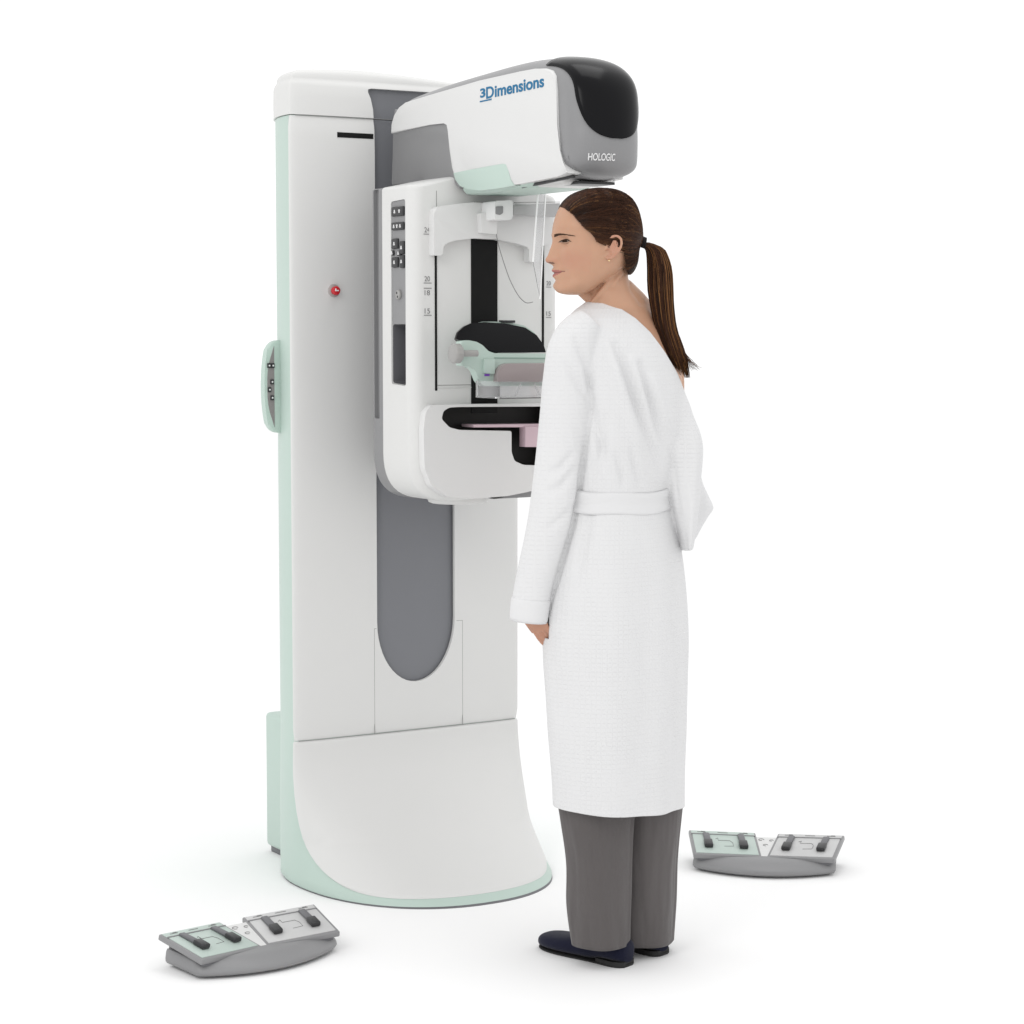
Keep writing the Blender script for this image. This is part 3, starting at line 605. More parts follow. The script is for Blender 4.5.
def head_ring(v, n=120, grow=0, relief=True):
    f, b, w_ = lerp_tab(HT, v); ef = (540 - f) * PXM; eb = (540 - b) * PXM; t = max(0, min(1, (v - 250) / 300))
    ec = (ef + eb) / 2 - .006; ring = []
    for i in range(n):
        a = 2 * PI * i / n; c, s_ = math.cos(a), math.sin(a)
        l = (w_ + grow) * sgnpow(s_, 2 / 2.15)
        e = ec + ((ef - ec + grow) * sgnpow(c, 2 / (2.25 + .25 * t)) if c > 0 else (ec - eb + grow) * c)
        if relief and c > 0: e += face_add(l, v) * min(1, c * 3)
        ring.append(HP(e, l, v))
    return ring
def px8_(u, v, Y): return wpt(530 + u / 7.877, 180 + v / 7.877, Y)
bm = bmesh.new()
vs_ = [80 + (902 - 80) * i / 200 for i in range(201)]
loft(bm, [head_ring(v, 160) for v in vs_])
# ears (both sides): a rim, a bowl and a lobe
for sd in (1, -1):
    def EP(e, v, l): return HP(e, sd * l, v)
    e0 = -.0115
    rim = [(e0 + .0125, 560, .0755), (e0 + .0125, 520, .077), (e0 + .010, 480, .079), (e0 + .002, 458, .082), (e0 - .008, 455, .0855), (e0 - .0155, 478, .087), (e0 - .0165, 520, .0865), (e0 - .013, 560, .084), (e0 - .006, 595, .080), (e0 + .002, 622, .076), (e0 + .008, 628, .0735), (e0 + .012, 610, .073)]
    tube(bm, [EP(*p) for p in cat([(a, b / 1000, c) for a, b, c in rim], 3) and [(q.x, q.y * 1000, q.z) for q in cat([(a, b / 1000, c) for a, b, c in rim], 3)]], .0031, 10)
    for (ee, v0, l0, r0) in ((-.002, 500, .074, .0105), (-.003, 530, .073, .0105), (-.002, 560, .072, .0095), (.002, 590, .071, .008), (.006, 614, .071, .0065)):
        c_ = EP(e0 + ee, v0, l0); rr_ = bmesh.ops.create_icosphere(bm, subdivisions=2, radius=r0)['verts']
        bmesh.ops.transform(bm, matrix=Matrix.Translation(c_) @ Matrix.Diagonal((1, .62, 1, 1)), verts=rr_)
    tube(bm, [EP(*p) for p in ((e0 - .007, 492, .0855), (e0 - .001, 492, .0850), (e0 - .006, 515, .0850), (e0 - .007, 545, .0840), (e0 - .003, 575, .0815), (e0 + .004, 588, .0790))], .0020, 8)
    rr_ = bmesh.ops.create_icosphere(bm, subdivisions=3, radius=1)['verts']; c_ = EP(e0 - .003, 520, .0765)
    bmesh.ops.transform(bm, matrix=Matrix.Translation(c_) @ Matrix((HF, HL, UP)).transposed().to_4x4() @ Matrix.Diagonal((.0100, .0045, .0185, 1)), verts=rr_)
limb(bm, [(px8_(385, 868, 4.655), .0085), (px8_(465, 925, 4.658), .0125), (px8_(530, 985, 4.66), .016)])
# neck
nk = [(640, 600, 770, 1.0), (700, 590, 775, 1.15), (760, 545, 772, 1.2), (820, 495, 783, 1.15), (880, 458, 805, 1.1), (940, 450, 845, 1.0), (1000, 450, 880, .95), (1060, 460, 885, .8), (1130, 500, 860, .6)]
rings = []
for v, uL, uR, rt in nk:
    U0, U1, V = 530 + uL / 7.877, 530 + uR / 7.877, 180 + v / 7.877; A = wpt(U0, V, 4.675); B = wpt(U1, V, 4.675); h = (B - A).length / 2; c_ = (A + B) / 2
    rings.append(ell(c_, h * rt * .98, h, 48, Vector((-1, 0, 0)), Vector((0, -1, 0))))
loft(bm, rings)
# neck cords
def px8(u, v, Y): return wpt(530 + u / 7.877, 180 + v / 7.877, Y)
limb(bm, [(px8(690, 700, 4.645), .006), (px8(620, 805, 4.632), .0065), (px8(545, 905, 4.630), .006), (px8(500, 965, 4.64), .007)])
limb(bm, [(px8(720, 720, 4.645), .006), (px8(670, 800, 4.634), .006), (px8(600, 900, 4.632), .005), (px8(560, 975, 4.64), .006)])
# torso, slightly slimmer than the gown
TB = [(306, 592, 652, 4.69, .7), (318, 575, 664, 4.70, .62), (334, 563, 676, 4.70, .6), (355, 560, 684, 4.70, .62), (385, 562, 686, 4.70, .68), (420, 566, 684, 4.70, .7), (460, 569, 674, 4.70, .72), (497, 568, 665, 4.70, .72), (530, 562, 670, 4.70, .72), (570, 556, 676, 4.70, .72), (620, 552, 678, 4.70, .72), (660, 556, 676, 4.70, .7)]
loft(bm, [sil_ring(v, a, b, Y, rt, -.004) for v, a, b, Y, rt in TB])
limb(bm, [(px8(690, 890, 4.685), .038), (px8(780, 985, 4.70), .040), (wpt(640, 322, 4.735), .046), (wpt(654, 344, 4.775), .047), (wpt(665, 366, 4.805), .045)])   # slope of the right shoulder
limb(bm, [(px8(640, 960, 4.67), .033), (wpt(598, 326, 4.645), .034), (wpt(580, 344, 4.60), .042)])
# right arm: hangs from the shoulder, forearm reaches forward to the machine
RS = wpt(663, 374, 4.81)
limb(bm, [(RS, .047), (RS + Vector((.004, -.0, -.12)), .044), (RS + Vector((-.01, .04, -.26)), .036), (RS + Vector((-.06, .09, -.31)), .031), (RS + Vector((-.13, .16, -.33)), .024)])
# left arm inside the sleeve
AS = wpt(572, 350, 4.585); EL = wpt(560, 470, 4.60); WR = wpt(530, 604, 4.60)
limb(bm, [(AS, .045), (AS.lerp(EL, .5), .040), (EL, .035), (EL.lerp(WR, .5), .030), (WR, .023)])
def hand(bm, wr, d, across, palmn, s=1.0, curl=.35):
    """palm and five separate bent fingers. d: pointing direction, across: towards the thumb, palmn: palm side"""
    d = d.normalized(); across = (across - d * across.dot(d)).normalized(); palmn = d.cross(across) * (1 if d.cross(across).dot(palmn) > 0 else -1)
    rings = []
    for t, a, b in ((-.01, .024, .018), (.02, .029, .016), (.05, .037, .0135), (.078, .0385, .012), (.09, .034, .010)):
        c_ = wr + d * t * s; rings.append([c_ + across * (a * s * math.cos(2 * PI * i / 24)) + palmn * (b * s * math.sin(2 * PI * i / 24)) for i in range(24)])
    loft(bm, rings)
    for k, (off, L) in enumerate(((.027, .072), (.009, .080), (-.010, .074), (-.028, .058))):
        p = wr + d * .082 * s + across * off * s; q = [p - d * .012 * s, p]; ang = 0; dd = (d + across * off * 1.2).normalized(); rad = [.0092, .0088]
        for j, f in enumerate((.45, .30, .25)):
            ang += curl * (1 + .12 * k) * (1 if j else .7); v_ = (dd * math.cos(ang) + palmn * math.sin(ang)).normalized(); p = p + v_ * L * f * s; q.append(p); rad.append((.0082, .0075, .0062)[j])
        limb(bm, [(a_, r_ * s) for a_, r_ in zip(q, rad)], 14)
    p = wr + d * .018 * s + across * .022 * s; v_ = (d * .75 + across * .6 + palmn * .25).normalized(); q = [(p, .0125 * s), (p + v_ * .035 * s, .0105 * s)]
    v2 = (d * .95 + across * .15 + palmn * .3).normalized(); q += [(q[-1][0] + v2 * .028 * s, .009 * s), (q[-1][0] + v2 * .050 * s, .0075 * s)]
    limb(bm, q, 14)
hand(bm, wpt(529.5, 609, 4.60), (wpt(547, 642, 4.612) - wpt(527, 606, 4.60)), Vector((-.8, .5, -.25)), Vector((.8, .45, 0)), .60, .16)
hand(bm, RS + Vector((-.135, .166, -.335)), Vector((-.4, .5, -.6)), Vector((-.7, -.7, 0)), Vector((0, 0, -1)), .9, .3)
# legs
def leg_pts(hip, knee, ank): return [(hip, .078), (hip.lerp(knee, .5), .066), (knee, .052), (knee.lerp(ank, .35), .050), (knee.lerp(ank, .75), .036), (ank, .030)]
LA = Vector((.212, 4.688, .085)); RA = Vector((.296, 4.775, .085))
limb(bm, leg_pts(wpt(598, 640, 4.66), Vector((.196, 4.695, .50)), LA)); limb(bm, leg_pts(wpt(640, 640, 4.75), Vector((.280, 4.775, .50)), RA))
for A_ in (LA, RA):
    limb(bm, [(A_ + Vector((0, 0, .0)), .028), (A_ + FW * .02 + UP * -.035, .028), (A_ + FW * .07 + UP * -.052, .024), (A_ + FW * .13 + UP * -.066, .014)])
body = from_bm('person', bm, SKIN, None)
body['label'] = 'woman with brown ponytail in white wrap gown, grey trousers and navy flats beside the machine'; body['category'] = 'person'
md = body.modifiers.new('r', 'REMESH'); md.mode = 'VOXEL'; md.voxel_size = .0021; md.use_smooth_shade = True
ms = body.modifiers.new('s', 'CORRECTIVE_SMOOTH') if False else body.modifiers.new('s', 'SMOOTH'); ms.factor = .5; ms.iterations = 4
bpy.context.view_layer.update(); evaluated(body); body.data.materials.clear(); body.data.materials.append(SKIN)
bm = bmesh.new(); bm.from_mesh(body.data)
sv_ = [v for v in bm.verts if 1.12 < v.co.z < HO.z - .128]
for _ in range(30): bmesh.ops.smooth_vert(bm, verts=sv_, factor=.5, use_axis_x=True, use_axis_y=True, use_axis_z=True)
bm.to_mesh(body.data); bm.free()
for p in body.data.polygons: p.use_smooth = True
# skin tones, plus shade painted in at the nostrils and mouth line
ta = body.data.color_attributes.new('tint', 'FLOAT_COLOR', 'POINT'); HFx, HLx = HF, HL
base_c = Vector((.49, .28, .182)); pinkc = Vector((.45, .185, .135)); lipc = Vector((.37, .135, .115)); dark = Vector((.12, .07, .05))
buf = [0.0] * (len(body.data.vertices) * 4)
for i, vx in enumerate(body.data.vertices):
    c_ = base_c; co = vx.co
    if co.z > HO.z - .14:
        r_ = co - HO; e = r_.dot(HF); l = r_.dot(HL); v = 470 - r_.z / PXM; a = abs(l)
        n_ = noise.noise(co * 60) * .03; c_ = base_c * (1 + n_)
        if e > .03:
            k = .32 * bumpf(a, .045, .022) * bumpf(v, 640, 85) + .4 * bumpf(a, 0, .016) * bumpf(v, 640, 25); c_ = c_.lerp(pinkc, min(.6, k))
            # lips
            v0_ = v; v = v + 480 * a
            up = 733 - 24 * max(0, 1 - (a / .026) ** 2) + 3 * bumpf(a, 0, .003); lo = 735 + 28 * max(0, 1 - (a / .024) ** 2)
            if a < .027 and up < v < lo and e > .07: c_ = lipc
            if a < .029 and abs(v - 735) < 4 and e > .07: c_ = lipc * .45  # shade in the crease between the lips, painted as a dark line
            v = v0_
            if bumpf(a, .009, .004) * bumpf(v, 655, 7) > .28: c_ = c_ * .33  # nostril hollows: their shade is painted into the skin colour
        if abs(e + .013) < .013 and a > .073: c_ = c_.lerp(pinkc, .35)
    elif co.z < 1.2 and co.z > .5: c_ = base_c.lerp(pinkc, .35)
    buf[4 * i:4 * i + 4] = (c_[0], c_[1], c_[2], 1)
ta.data.foreach_set('color', buf)
# eyes, lashes, brows, ear stud
skin_bvh = BVHTree.FromObject(body, bpy.context.evaluated_depsgraph_get())
def on_face(l, v, off):
    o_ = HP(.2, l, v); h = skin_bvh.ray_cast(o_, -HF); return (h[0] + HF * off) if h[0] else HP(.08, l, v)
EYEM = mat('eye_white', (.20, .15, .125), .5, .1); IRIS = mat('eye_iris', (.03, .016, .010), .4, .05); LASH = mat('lash_brown', (.03, .018, .013), .7, .1); BROW = mat('brow_brown', (.07, .04, .026), .8, .1)
for sd in (1, -1):
    ce = on_face(sd * .0305, 490, 0)
    # eyeball seen through an almond opening laid on the lid surface
    bm = bmesh.new(); cv = bm.verts.new(on_face(sd * .0305, 490, .0012)); rim = []
    for i in range(28):
        a = 2 * PI * i / 28; l = .0305 + .0135 * math.cos(a); v = 490 - 13 * math.sin(a) * (1 if math.sin(a) > 0 else .55) + 5 * math.cos(a) * -.6
        rim.append(bm.verts.new(on_face(sd * l, v, .0004)))
    for i in range(28): bm.faces.new((cv, rim[i], rim[(i + 1) % 28]))
    eye = from_bm('eye', bm, EYEM, body, angle=0)
    bm = bmesh.new(); cv = bm.verts.new(on_face(sd * .0290, 489, .0019)); rim = []
    for i in range(20):
        a = 2 * PI * i / 20; rim.append(bm.verts.new(on_face(sd * (.0290 + .0068 * math.cos(a)), 489 + max(-12, min(7.5, -19 * math.sin(a))), .0014)))
    for i in range(20): bm.faces.new((cv, rim[i], rim[(i + 1) % 20]))
    from_bm('iris', bm, IRIS, eye, angle=0)
    bm = bmesh.new(); tube(bm, [on_face(sd * l, v, .001) for l, v in ((.0165, 496), (.021, 484), (.027, 477), (.033, 476), (.039, 480), (.0445, 488), (.049, 495))], [.0003, .0008, .001, .0011, .0011, .0009, .0003], 6); from_bm('eyelashes', bm, LASH, body)
    bm = bmesh.new(); tube(bm, [on_face(sd * l, v, .0004) for l, v in ((.021, 506), (.027, 509), (.034, 508), (.042, 500))], [.0002, .0004, .0005, .0003], 5)
    from_bm('lower_lashes', bm, mat('lash_soft', (.2, .11, .08), .8, .1), body)
    bm = bmesh.new(); rw = random.Random(5)
    for k in range(260):
        t = k / 259; l = .011 + .042 * t; v = 446 - 15 * math.sin(min(1, t * 1.25) * PI * .62) + 16 * t * t + rw.uniform(-8, 8) * (1.1 - .8 * t)
        p0 = on_face(sd * l, v, .0002); p1 = on_face(sd * (l + .005), v - 4 + 8 * t, .0005); tube(bm, [p0, p1], [.0006, .0002], 4)
    from_bm('eyebrow', bm, BROW, body)
    st = HP(-.0115 + .007, sd * .077, 642); bm = bmesh.new(); bmesh.ops.create_icosphere(bm, subdivisions=2, radius=.0024); bmesh.ops.translate(bm, vec=st, verts=bm.verts); from_bm('ear_stud', bm, GOLD, body)
# ---- hair
TIE = HO + Vector(((897 - 540) * PXM, .006, (470 - 492) * PXM)); 
def side_uv(p):
    r_ = p - HO; return 540 - (r_.dot(HF) * math.cos(psi) - abs(r_.dot(HL)) * math.sin(psi)) / PXM, 470 - r_.z / PXM
# hairline in the side view (u, v): from the forehead over the temple and sideburn, round the ear, to the nape
HLN = [(225, 205), (262, 224), (318, 272), (372, 342), (420, 393), (462, 422), (492, 455), (510, 492), (565, 503), (592, 480), (600, 452), (640, 425), (700, 440), (722, 500), (728, 560), (735, 620), (750, 690), (765, 735), (790, 745)]
def hairline_v(u):
    if u < HLN[0][0]: return -1e9
    best = 1e9
    for (u0, v0), (u1, v1) in zip(HLN, HLN[1:]):
        if u0 <= u <= u1 and u1 > u0: best = v0 + (v1 - v0) * (u - u0) / (u1 - u0)
    return best if u <= 790 else 760
HAT = [(66, 480, 600, .02)]
def hair_ring(v, grow):
    return head_ring(v, 200, grow, False)
bm = bmesh.new()
hv = [72 + (770 - 72) * i / 140 for i in range(141)]
def skull_pt(i, v, g):  pass
# the shell follows the skull table with the photographed outline of the hair
HHT = [(73, 500, 590, .012), (79, 452, 640, .030), (95, 395, 700, .048), (119, 335, 752, .060), (150, 290, 793, .069), (200, 243, 830, .076), (250, 214, 852, .0795), (300, 190, 866, .0815), (350, 176, 877, .0825), (400, 166, 883, .0825), (450, 160, 885, .082), (490, 160, 880, .080), (540, 160, 858, .077), (600, 165, 853, .0735), (650, 165, 845, .069), (700, 165, 825, .064), (740, 170, 795, .058), (765, 175, 760, .050)]
def hring(v, n=200):
    f, b, w_ = lerp_tab(HHT, v); ef = (540 - f) * PXM; eb = (540 - b) * PXM; ec = (ef + eb) / 2 - .006; r_ = []
    for i in range(n):
        a = 2 * PI * i / n; c, s_ = math.cos(a), math.sin(a); l = w_ * sgnpow(s_, 2 / 2.1)
        e = ec + ((ef - ec) * sgnpow(c, 2 / 2.25) if c > 0 else (ec - eb) * c); r_.append(HP(e, l, v))
    return r_
hv = [73 + (765 - 73) * i / 150 for i in range(151)]
loft(bm, [hring(v) for v in hv], cap=True)
bmesh.ops.recalc_face_normals(bm, faces=bm.faces[:]); hair_bvh = BVHTree.FromBMesh(bm)
dele = []
for f in bm.faces:
    u, v = side_uv(f.calc_center_median())
    if v > hairline_v(u) - 6 or u < 225: dele.append(f)
bmesh.ops.delete(bm, geom=dele, context='FACES')
def tinted(name, bm_, cols, parent):
    """cols: colour per face"""
    me = bpy.data.meshes.new(name); bm_.to_mesh(me); bm_.free(); o = link(name, me, HAIR, parent, True, 0)
    at = me.color_attributes.new('tint', 'FLOAT_COLOR', 'CORNER'); b_ = []
    for p in me.polygons:
        c_ = cols[p.index] if isinstance(cols, list) else cols
        for _ in range(p.loop_total): b_ += [c_[0], c_[1], c_[2], 1]
    at.data.foreach_set('color', b_); return o
hair = tinted('hair', bm, (.018, .009, .006), body)
rh = random.Random(11)
def strand_col(gold=0, key=None):
    t = rh.random() if key is None else max(0, min(1, .5 + 1.1 * noise.noise(Vector(key)) + rh.uniform(-.12, .12))); b_ = Vector((.022, .009, .005)).lerp(Vector((.082, .032, .015)), t * t)
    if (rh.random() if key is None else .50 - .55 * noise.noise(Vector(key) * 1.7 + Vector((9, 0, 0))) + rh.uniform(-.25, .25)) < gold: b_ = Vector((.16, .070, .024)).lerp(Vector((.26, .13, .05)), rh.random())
    return b_
bm = bmesh.new(); cols = []
def add_strand(pts, rad, col, n=3):
    before = len(bm.faces); tube(bm, pts, rad, n, cap=False); bm.faces.ensure_lookup_table(); cols.extend([col] * (len(bm.faces) - before))
cenh = HP(-.005, 0, 420)
TIEL = TIE
def surf(p, off):
    d_ = (p - cenh).normalized(); h = hair_bvh.ray_cast(cenh, d_); return h[0] + d_ * off if h[0] else p
roots = []
def hair_root(u, v, sd):
    """point of the hair surface at side-view (u, v)"""
    o_ = HO + Vector(((u - 540) * PXM, -.3, (470 - v) * PXM)); h = hair_bvh.ray_cast(o_, Vector((0, 1, 0)))
    if h[0] is None or sd > 0: return h[0]
    r_ = h[0] - HO; return HO + HF * r_.dot(HF) - HL * r_.dot(HL) + UP * r_.z
for k in range(4600):
    sd = 1 if rh.random() < .8 else -1
    if rh.random() < .5:
        i = rh.randrange(len(HLN) - 1) if rh.random() < .75 else rh.randrange(2); t = rh.random(); u = HLN[i][0] * (1 - t) + HLN[i + 1][0] * t; v = HLN[i][1] * (1 - t) + HLN[i + 1][1] * t + rh.uniform(-12, 9)
        if i in (8, 9, 10, 11): v -= 16
    else:
        u = rh.uniform(235, 800); v = rh.uniform(70, 740)
        if v > hairline_v(u) - 8: continue
    r0 = hair_root(u, v, sd)
    if r0 is None: continue
    pts = []; N = 12; off = rh.uniform(.0002, .0016); tw = TIEL + Vector((-.008, rh.uniform(-.008, .008), rh.uniform(-.009, .009)))
    sag = rh.uniform(-.004, .004)
    for j in range(N + 1):
        t = j / N; q = r0.lerp(tw, t); 
        # hair is combed back: paths start level, then curve to the tie
        q = q + UP * (.020 * math.sin(PI * t) * max(-.3, min(1, (475 - v) / 260))) + UP * sag * math.sin(PI * t)
        s_ = surf(q, off * min(1, t * 5 + .1))
        if j > N - 2: s_ = s_.lerp(tw, max(0, min(1, (t - .8) / .2)))
        pts.append(s_)
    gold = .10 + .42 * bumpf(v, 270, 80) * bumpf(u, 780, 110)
    add_strand(pts, [.00025] + [.0005] * (N - 1) + [.0004], strand_col(gold, (u / 60, v / 16, sd)))
tinted('hair_strands', bm, cols, hair)
# ponytail
PT = [(243, 641, 650), (248, 646, 662), (256, 648, 667), (270, 648, 671.5), (290, 647.5, 674), (310, 650, 676), (330, 654.5, 679), (350, 662, 686), (362, 670, 688.5), (378, 682, 690)]
PY = 4.665
def tail_pt(t, a, r):
    i = t * (len(PT) - 1); v, uL, uR = lerp_tab([(k, *p) for k, p in enumerate(PT)], i)
    A = wpt(uL, v, PY); B = wpt(uR, v, PY); c_ = (A + B) / 2; h = (B - A).length / 2
    if t < .12:
        k = t / .12; c_ = TIEL.lerp(c_, k ** .8)
    tt = max(0, min(1, t / .1)); 
    return c_ + Vector((h * r * math.cos(a), .6 * h * r * math.sin(a) + .01 * t, 0))
bm = bmesh.new(); cols = []
for k in range(1500):
    a = rh.uniform(0, 2 * PI); r = math.sqrt(rh.random()) * .97; L = .74 + .27 * rh.random() ** .7 - (.10 * rh.random() if math.cos(a) < 0 else 0); wv = rh.uniform(-.1, .1); ph = rh.uniform(0, 6); pts = []; N = 16
    for j in range(N + 1):
        t = L * j / N; pts.append(tail_pt(t, a + wv * math.sin(3 * t + ph), r * (1 + .05 * math.sin(7 * t + ph))) + Vector((.0028 * math.sin(6 * t + ph * .25 + a), 0, 0)))
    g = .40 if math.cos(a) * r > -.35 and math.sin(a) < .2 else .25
    add_strand(pts, [.0009] * (N - 3) + [.0008, .0006, .0004, .0001], strand_col(g, (math.cos(a) * r * 7, math.sin(a) * r * 3, 3)))
for k in range(30):   # fly-aways at the tip
    a = rh.uniform(-.8, .8); pts = [tail_pt(.70 + .1 * j / 3, a, .9) for j in range(4)]; e_ = pts[-1]; d_ = Vector((rh.uniform(.25, .75), 0, -1)).normalized()
    for j in range(1, 5): pts.append(e_ + d_ * .010 * j + Vector((.0012 * j * j * rh.random(), 0, 0)))
    add_strand(pts, [.0007, .0007, .0006, .0005, .0005, .0004, .0003, .0001], strand_col(.1))
tinted('ponytail', bm, cols, body)
bm = bmesh.new()
for k in range(3):
    c_ = TIEL + Vector((-.003 + .0028 * k, 0, .0012 - .0010 * k)); tube(bm, [c_ + Vector((0, .0105 * math.cos(2 * PI * i / 20 + k), .0098 * math.sin(2 * PI * i / 20 + k))) + Vector((.0015 * math.sin(2 * PI * i / 20 + k), 0, 0)) for i in range(21)], .0024, 8, False)
from_bm('hair_tie', bm, mat('hair_tie_dark', (.012, .008, .008), .6, .2), body)
# ---- gown
GT = [(300, 588, 628, 4.68, .75), (306, 580, 645, 4.69, .66), (314, 570, 660, 4.695, .62), (330, 560, 676, 4.70, .60), (350, 556, 686, 4.70, .62), (375, 556, 690, 4.70, .66), (400, 558, 691, 4.70, .68), (430, 561, 690, 4.70, .70), (465, 563, 680, 4.70, .72), (497, 562, 671.5, 4.70, .72), (520, 558, 675, 4.70, .72), (550, 552, 680, 4.70, .72), (590, 546, 684, 4.70, .72), (640, 543.5, 686, 4.70, .73), (700, 547, 685.5, 4.70, .74), (760, 551, 684, 4.70, .75), (800, 553, 683, 4.70, .76), (840, 554, 682, 4.70, .76)]
bm = bmesh.new()
zr = []; N = 60
tab = [(p[0], *p[1:]) for p in GT]
loft(bm, [sil_ring(v, *lerp_tab(tab, v), n=64, p=2.15) for v in [300 + 540 * i / N for i in range(N + 1)]])
SV = [(318, 590, 13), (330, 580, 20), (350, 572, 24.2), (380, 568.5, 26), (410, 566, 26), (450, 560, 24.5), (480, 556, 24), (510, 552, 23.5), (545, 544, 21.5), (580, 535, 19), (600, 531, 18), (616, 529, 17.5), (631, 528, 17.2)]
SVY = lambda v: 4.60 - .02 * math.exp(-((v - 340) / 50) ** 2) + .0 * v
def sleeve_pts(v0=318, v1=630, n=40):
    t_ = [(a, b, c) for a, b, c in SV]; out = []
    for i in range(n + 1):
        v = v0 + (v1 - v0) * i / n; u, h = lerp_tab(t_, v); out.append((wpt(u, v, SVY(v)), h * SVY(v) / FPX * 1.0))
    return out
sp_ = sleeve_pts(); tube(bm, [p for p, r in sp_], [r for p, r in sp_], 32)
rr_ = bmesh.ops.create_icosphere(bm, subdivisions=3, radius=.038)['verts']; bmesh.ops.transform(bm, matrix=Matrix.Translation(wpt(590, 326, 4.63)) @ Matrix.Diagonal((1.2, 1, .80, 1)), verts=rr_)
# the loose right side of the gown, slipped off the shoulder and hanging behind her
def drape(bm, rows, Yf, thick, nseg=30, folds=3, amp=.35):
    rings = []
    tb = [tuple(r) for r in rows]; v0, v1 = rows[0][0], rows[-1][0]; NN = 40
    for i in range(NN + 1):
        v = v0 + (v1 - v0) * i / NN; uL, uR, Y = lerp_tab(tb, v); A = wpt(uL, v, Y); B = wpt(uR, v, Y); c_ = (A + B) / 2; h = (B - A).length / 2; ring = []
        for k in range(nseg * 2):
            a = 2 * PI * k / (nseg * 2); x = math.cos(a); y = math.sin(a) * thick
            y *= (1 + amp * math.cos(folds * PI * x + v * .02)) if y < 0 else 1
            ring.append(c_ + Vector((h * x, y, 0)))
        rings.append(ring)
    loft(bm, rings)
drape(bm, [(380, 640, 679, 4.71), (398, 645, 688, 4.71), (415, 650, 693.5, 4.71), (432, 655, 700, 4.71), (447, 659, 703, 4.71), (465, 662, 702.5, 4.71), (485, 666, 700.5, 4.71), (505, 670, 699.5, 4.71), (520, 674, 697, 4.71), (535, 679, 694.5, 4.71), (549, 682.5, 691.5, 4.71)], 0, .055, folds=1, amp=.12)
drape(bm, [(470, 684, 700, 4.73), (484, 686, 703.5, 4.73), (496, 688, 709, 4.73), (508, 690, 714, 4.73), (516, 690, 709, 4.73), (528, 690, 701, 4.73), (538, 689, 695, 4.73)], 0, .018, folds=0, amp=0)
gown = from_bm('gown', bm, CLOTH, body)
md = gown.modifiers.new('r', 'REMESH'); md.mode = 'VOXEL'; md.voxel_size = .0032; md.use_smooth_shade = True
sm = gown.modifiers.new('s', 'SMOOTH'); sm.factor = .5; sm.iterations = 9
bpy.context.view_layer.update(); evaluated(gown); gown.data.materials.clear(); gown.data.materials.append(CLOTH)
def uv_of(p):
    d = p - Vector((0, 0, CAMH)); zc = d.y * math.cos(TH) - d.z * math.sin(TH); h = d.y * math.sin(TH) + d.z * math.cos(TH); return 512 + FPX * d.x / zc, 512 - FPX * h / zc
def seg_dist(px, py, pts):
    best = (1e9, 0, 0)
    for i in range(len(pts) - 1):
        ax, ay = pts[i]; bx, by = pts[i + 1]; dx, dy = bx - ax, by - ay; L2 = dx * dx + dy * dy; t = max(0, min(1, ((px - ax) * dx + (py - ay) * dy) / L2))
        qx, qy = ax + dx * t, ay + dy * t; d = math.hypot(px - qx, py - qy); s = (dx * (py - ay) - dy * (px - ax))
        if d < best[0]: best = (d, s, (i + t) / (len(pts) - 1))
    return best
# soft creases on the back and the sleeve, measured on the cloth: (path, depth, width)
FOLDS = [([(588, 372), (592, 400), (585, 450), (579.5, 490), (573, 525), (563, 560), (553, 595), (549, 615)], -.0040, 2.2), ([(616, 345), (627, 375), (637, 405), (648, 435), (662, 470)], -.0065, 4.5), ([(608, 345), (618, 378), (628, 410), (640, 445)], .0045, 5),
         ([(640, 365), (648, 392), (658, 420), (666, 445)], -.007, 4.5), ([(632, 360), (642, 392), (650, 418)], .004, 4.5), ([(652, 380), (662, 405), (672, 432)], .004, 5),
         ([(592, 400), (596, 430), (606, 465)], -.004, 5), ([(606, 418), (602, 450), (594, 480)], -.0028, 4.5), ([(616, 455), (622, 475), (624, 488)], -.003, 3.5), ([(632, 450), (636, 470), (642, 488)], -.003, 3.5),
         ([(575, 340), (588, 368), (592, 395)], -.004, 4), ([(566, 365), (578, 385), (590, 402)], -.003, 4), ([(572, 455), (560, 468), (548, 472)], -.003, 4), ([(575, 470), (562, 486), (545, 492)], -.003, 4), ([(576, 505), (560, 520), (545, 530)], -.002, 4),
         ([(590, 515), (584, 545), (576, 580)], -.003, 5), ([(668, 425), (674, 470), (679, 520)], -.0020, 3.5)]
me = gown.data; nrm = [v.normal.copy() for v in me.vertices]; wv = []
for i, v in enumerate(me.vertices):
    p = v.co; u_, v_ = uv_of(p); d = 0
    if p.y < 4.76:
        for path, dep, wd in FOLDS:
            if abs(u_ - path[0][0]) > 90 or not (path[0][1] - 30 < v_ < path[-1][1] + 30): continue
            ds, _, t = seg_dist(u_, v_, path)
            if ds < wd * 3: d += 2.3 * dep * max(0, -nrm[i].y) ** .7 * math.exp(-(ds / wd) ** 2) * math.sin(PI * min(1, max(0, t * .9 + .08))) ** .6
    lat = p.dot(LT); hz_ = p.z
    d += .0032 * noise.noise(Vector((p.x * 7, p.y * 7, p.z * 3.2))) + .0014 * noise.noise(Vector((p.x * 19, p.y * 19, p.z * 9)))
    if v_ > 515: d += .0035 * min(1, (v_ - 515) / 120) * math.sin(math.atan2((p - Vector((.235, 4.70, 0))).dot(FW), (p - Vector((.235, 4.70, 0))).dot(LT)) * 7 + 1.5 * noise.noise(Vector((0, 0, p.z * 2))))
    v.co = p + nrm[i] * d
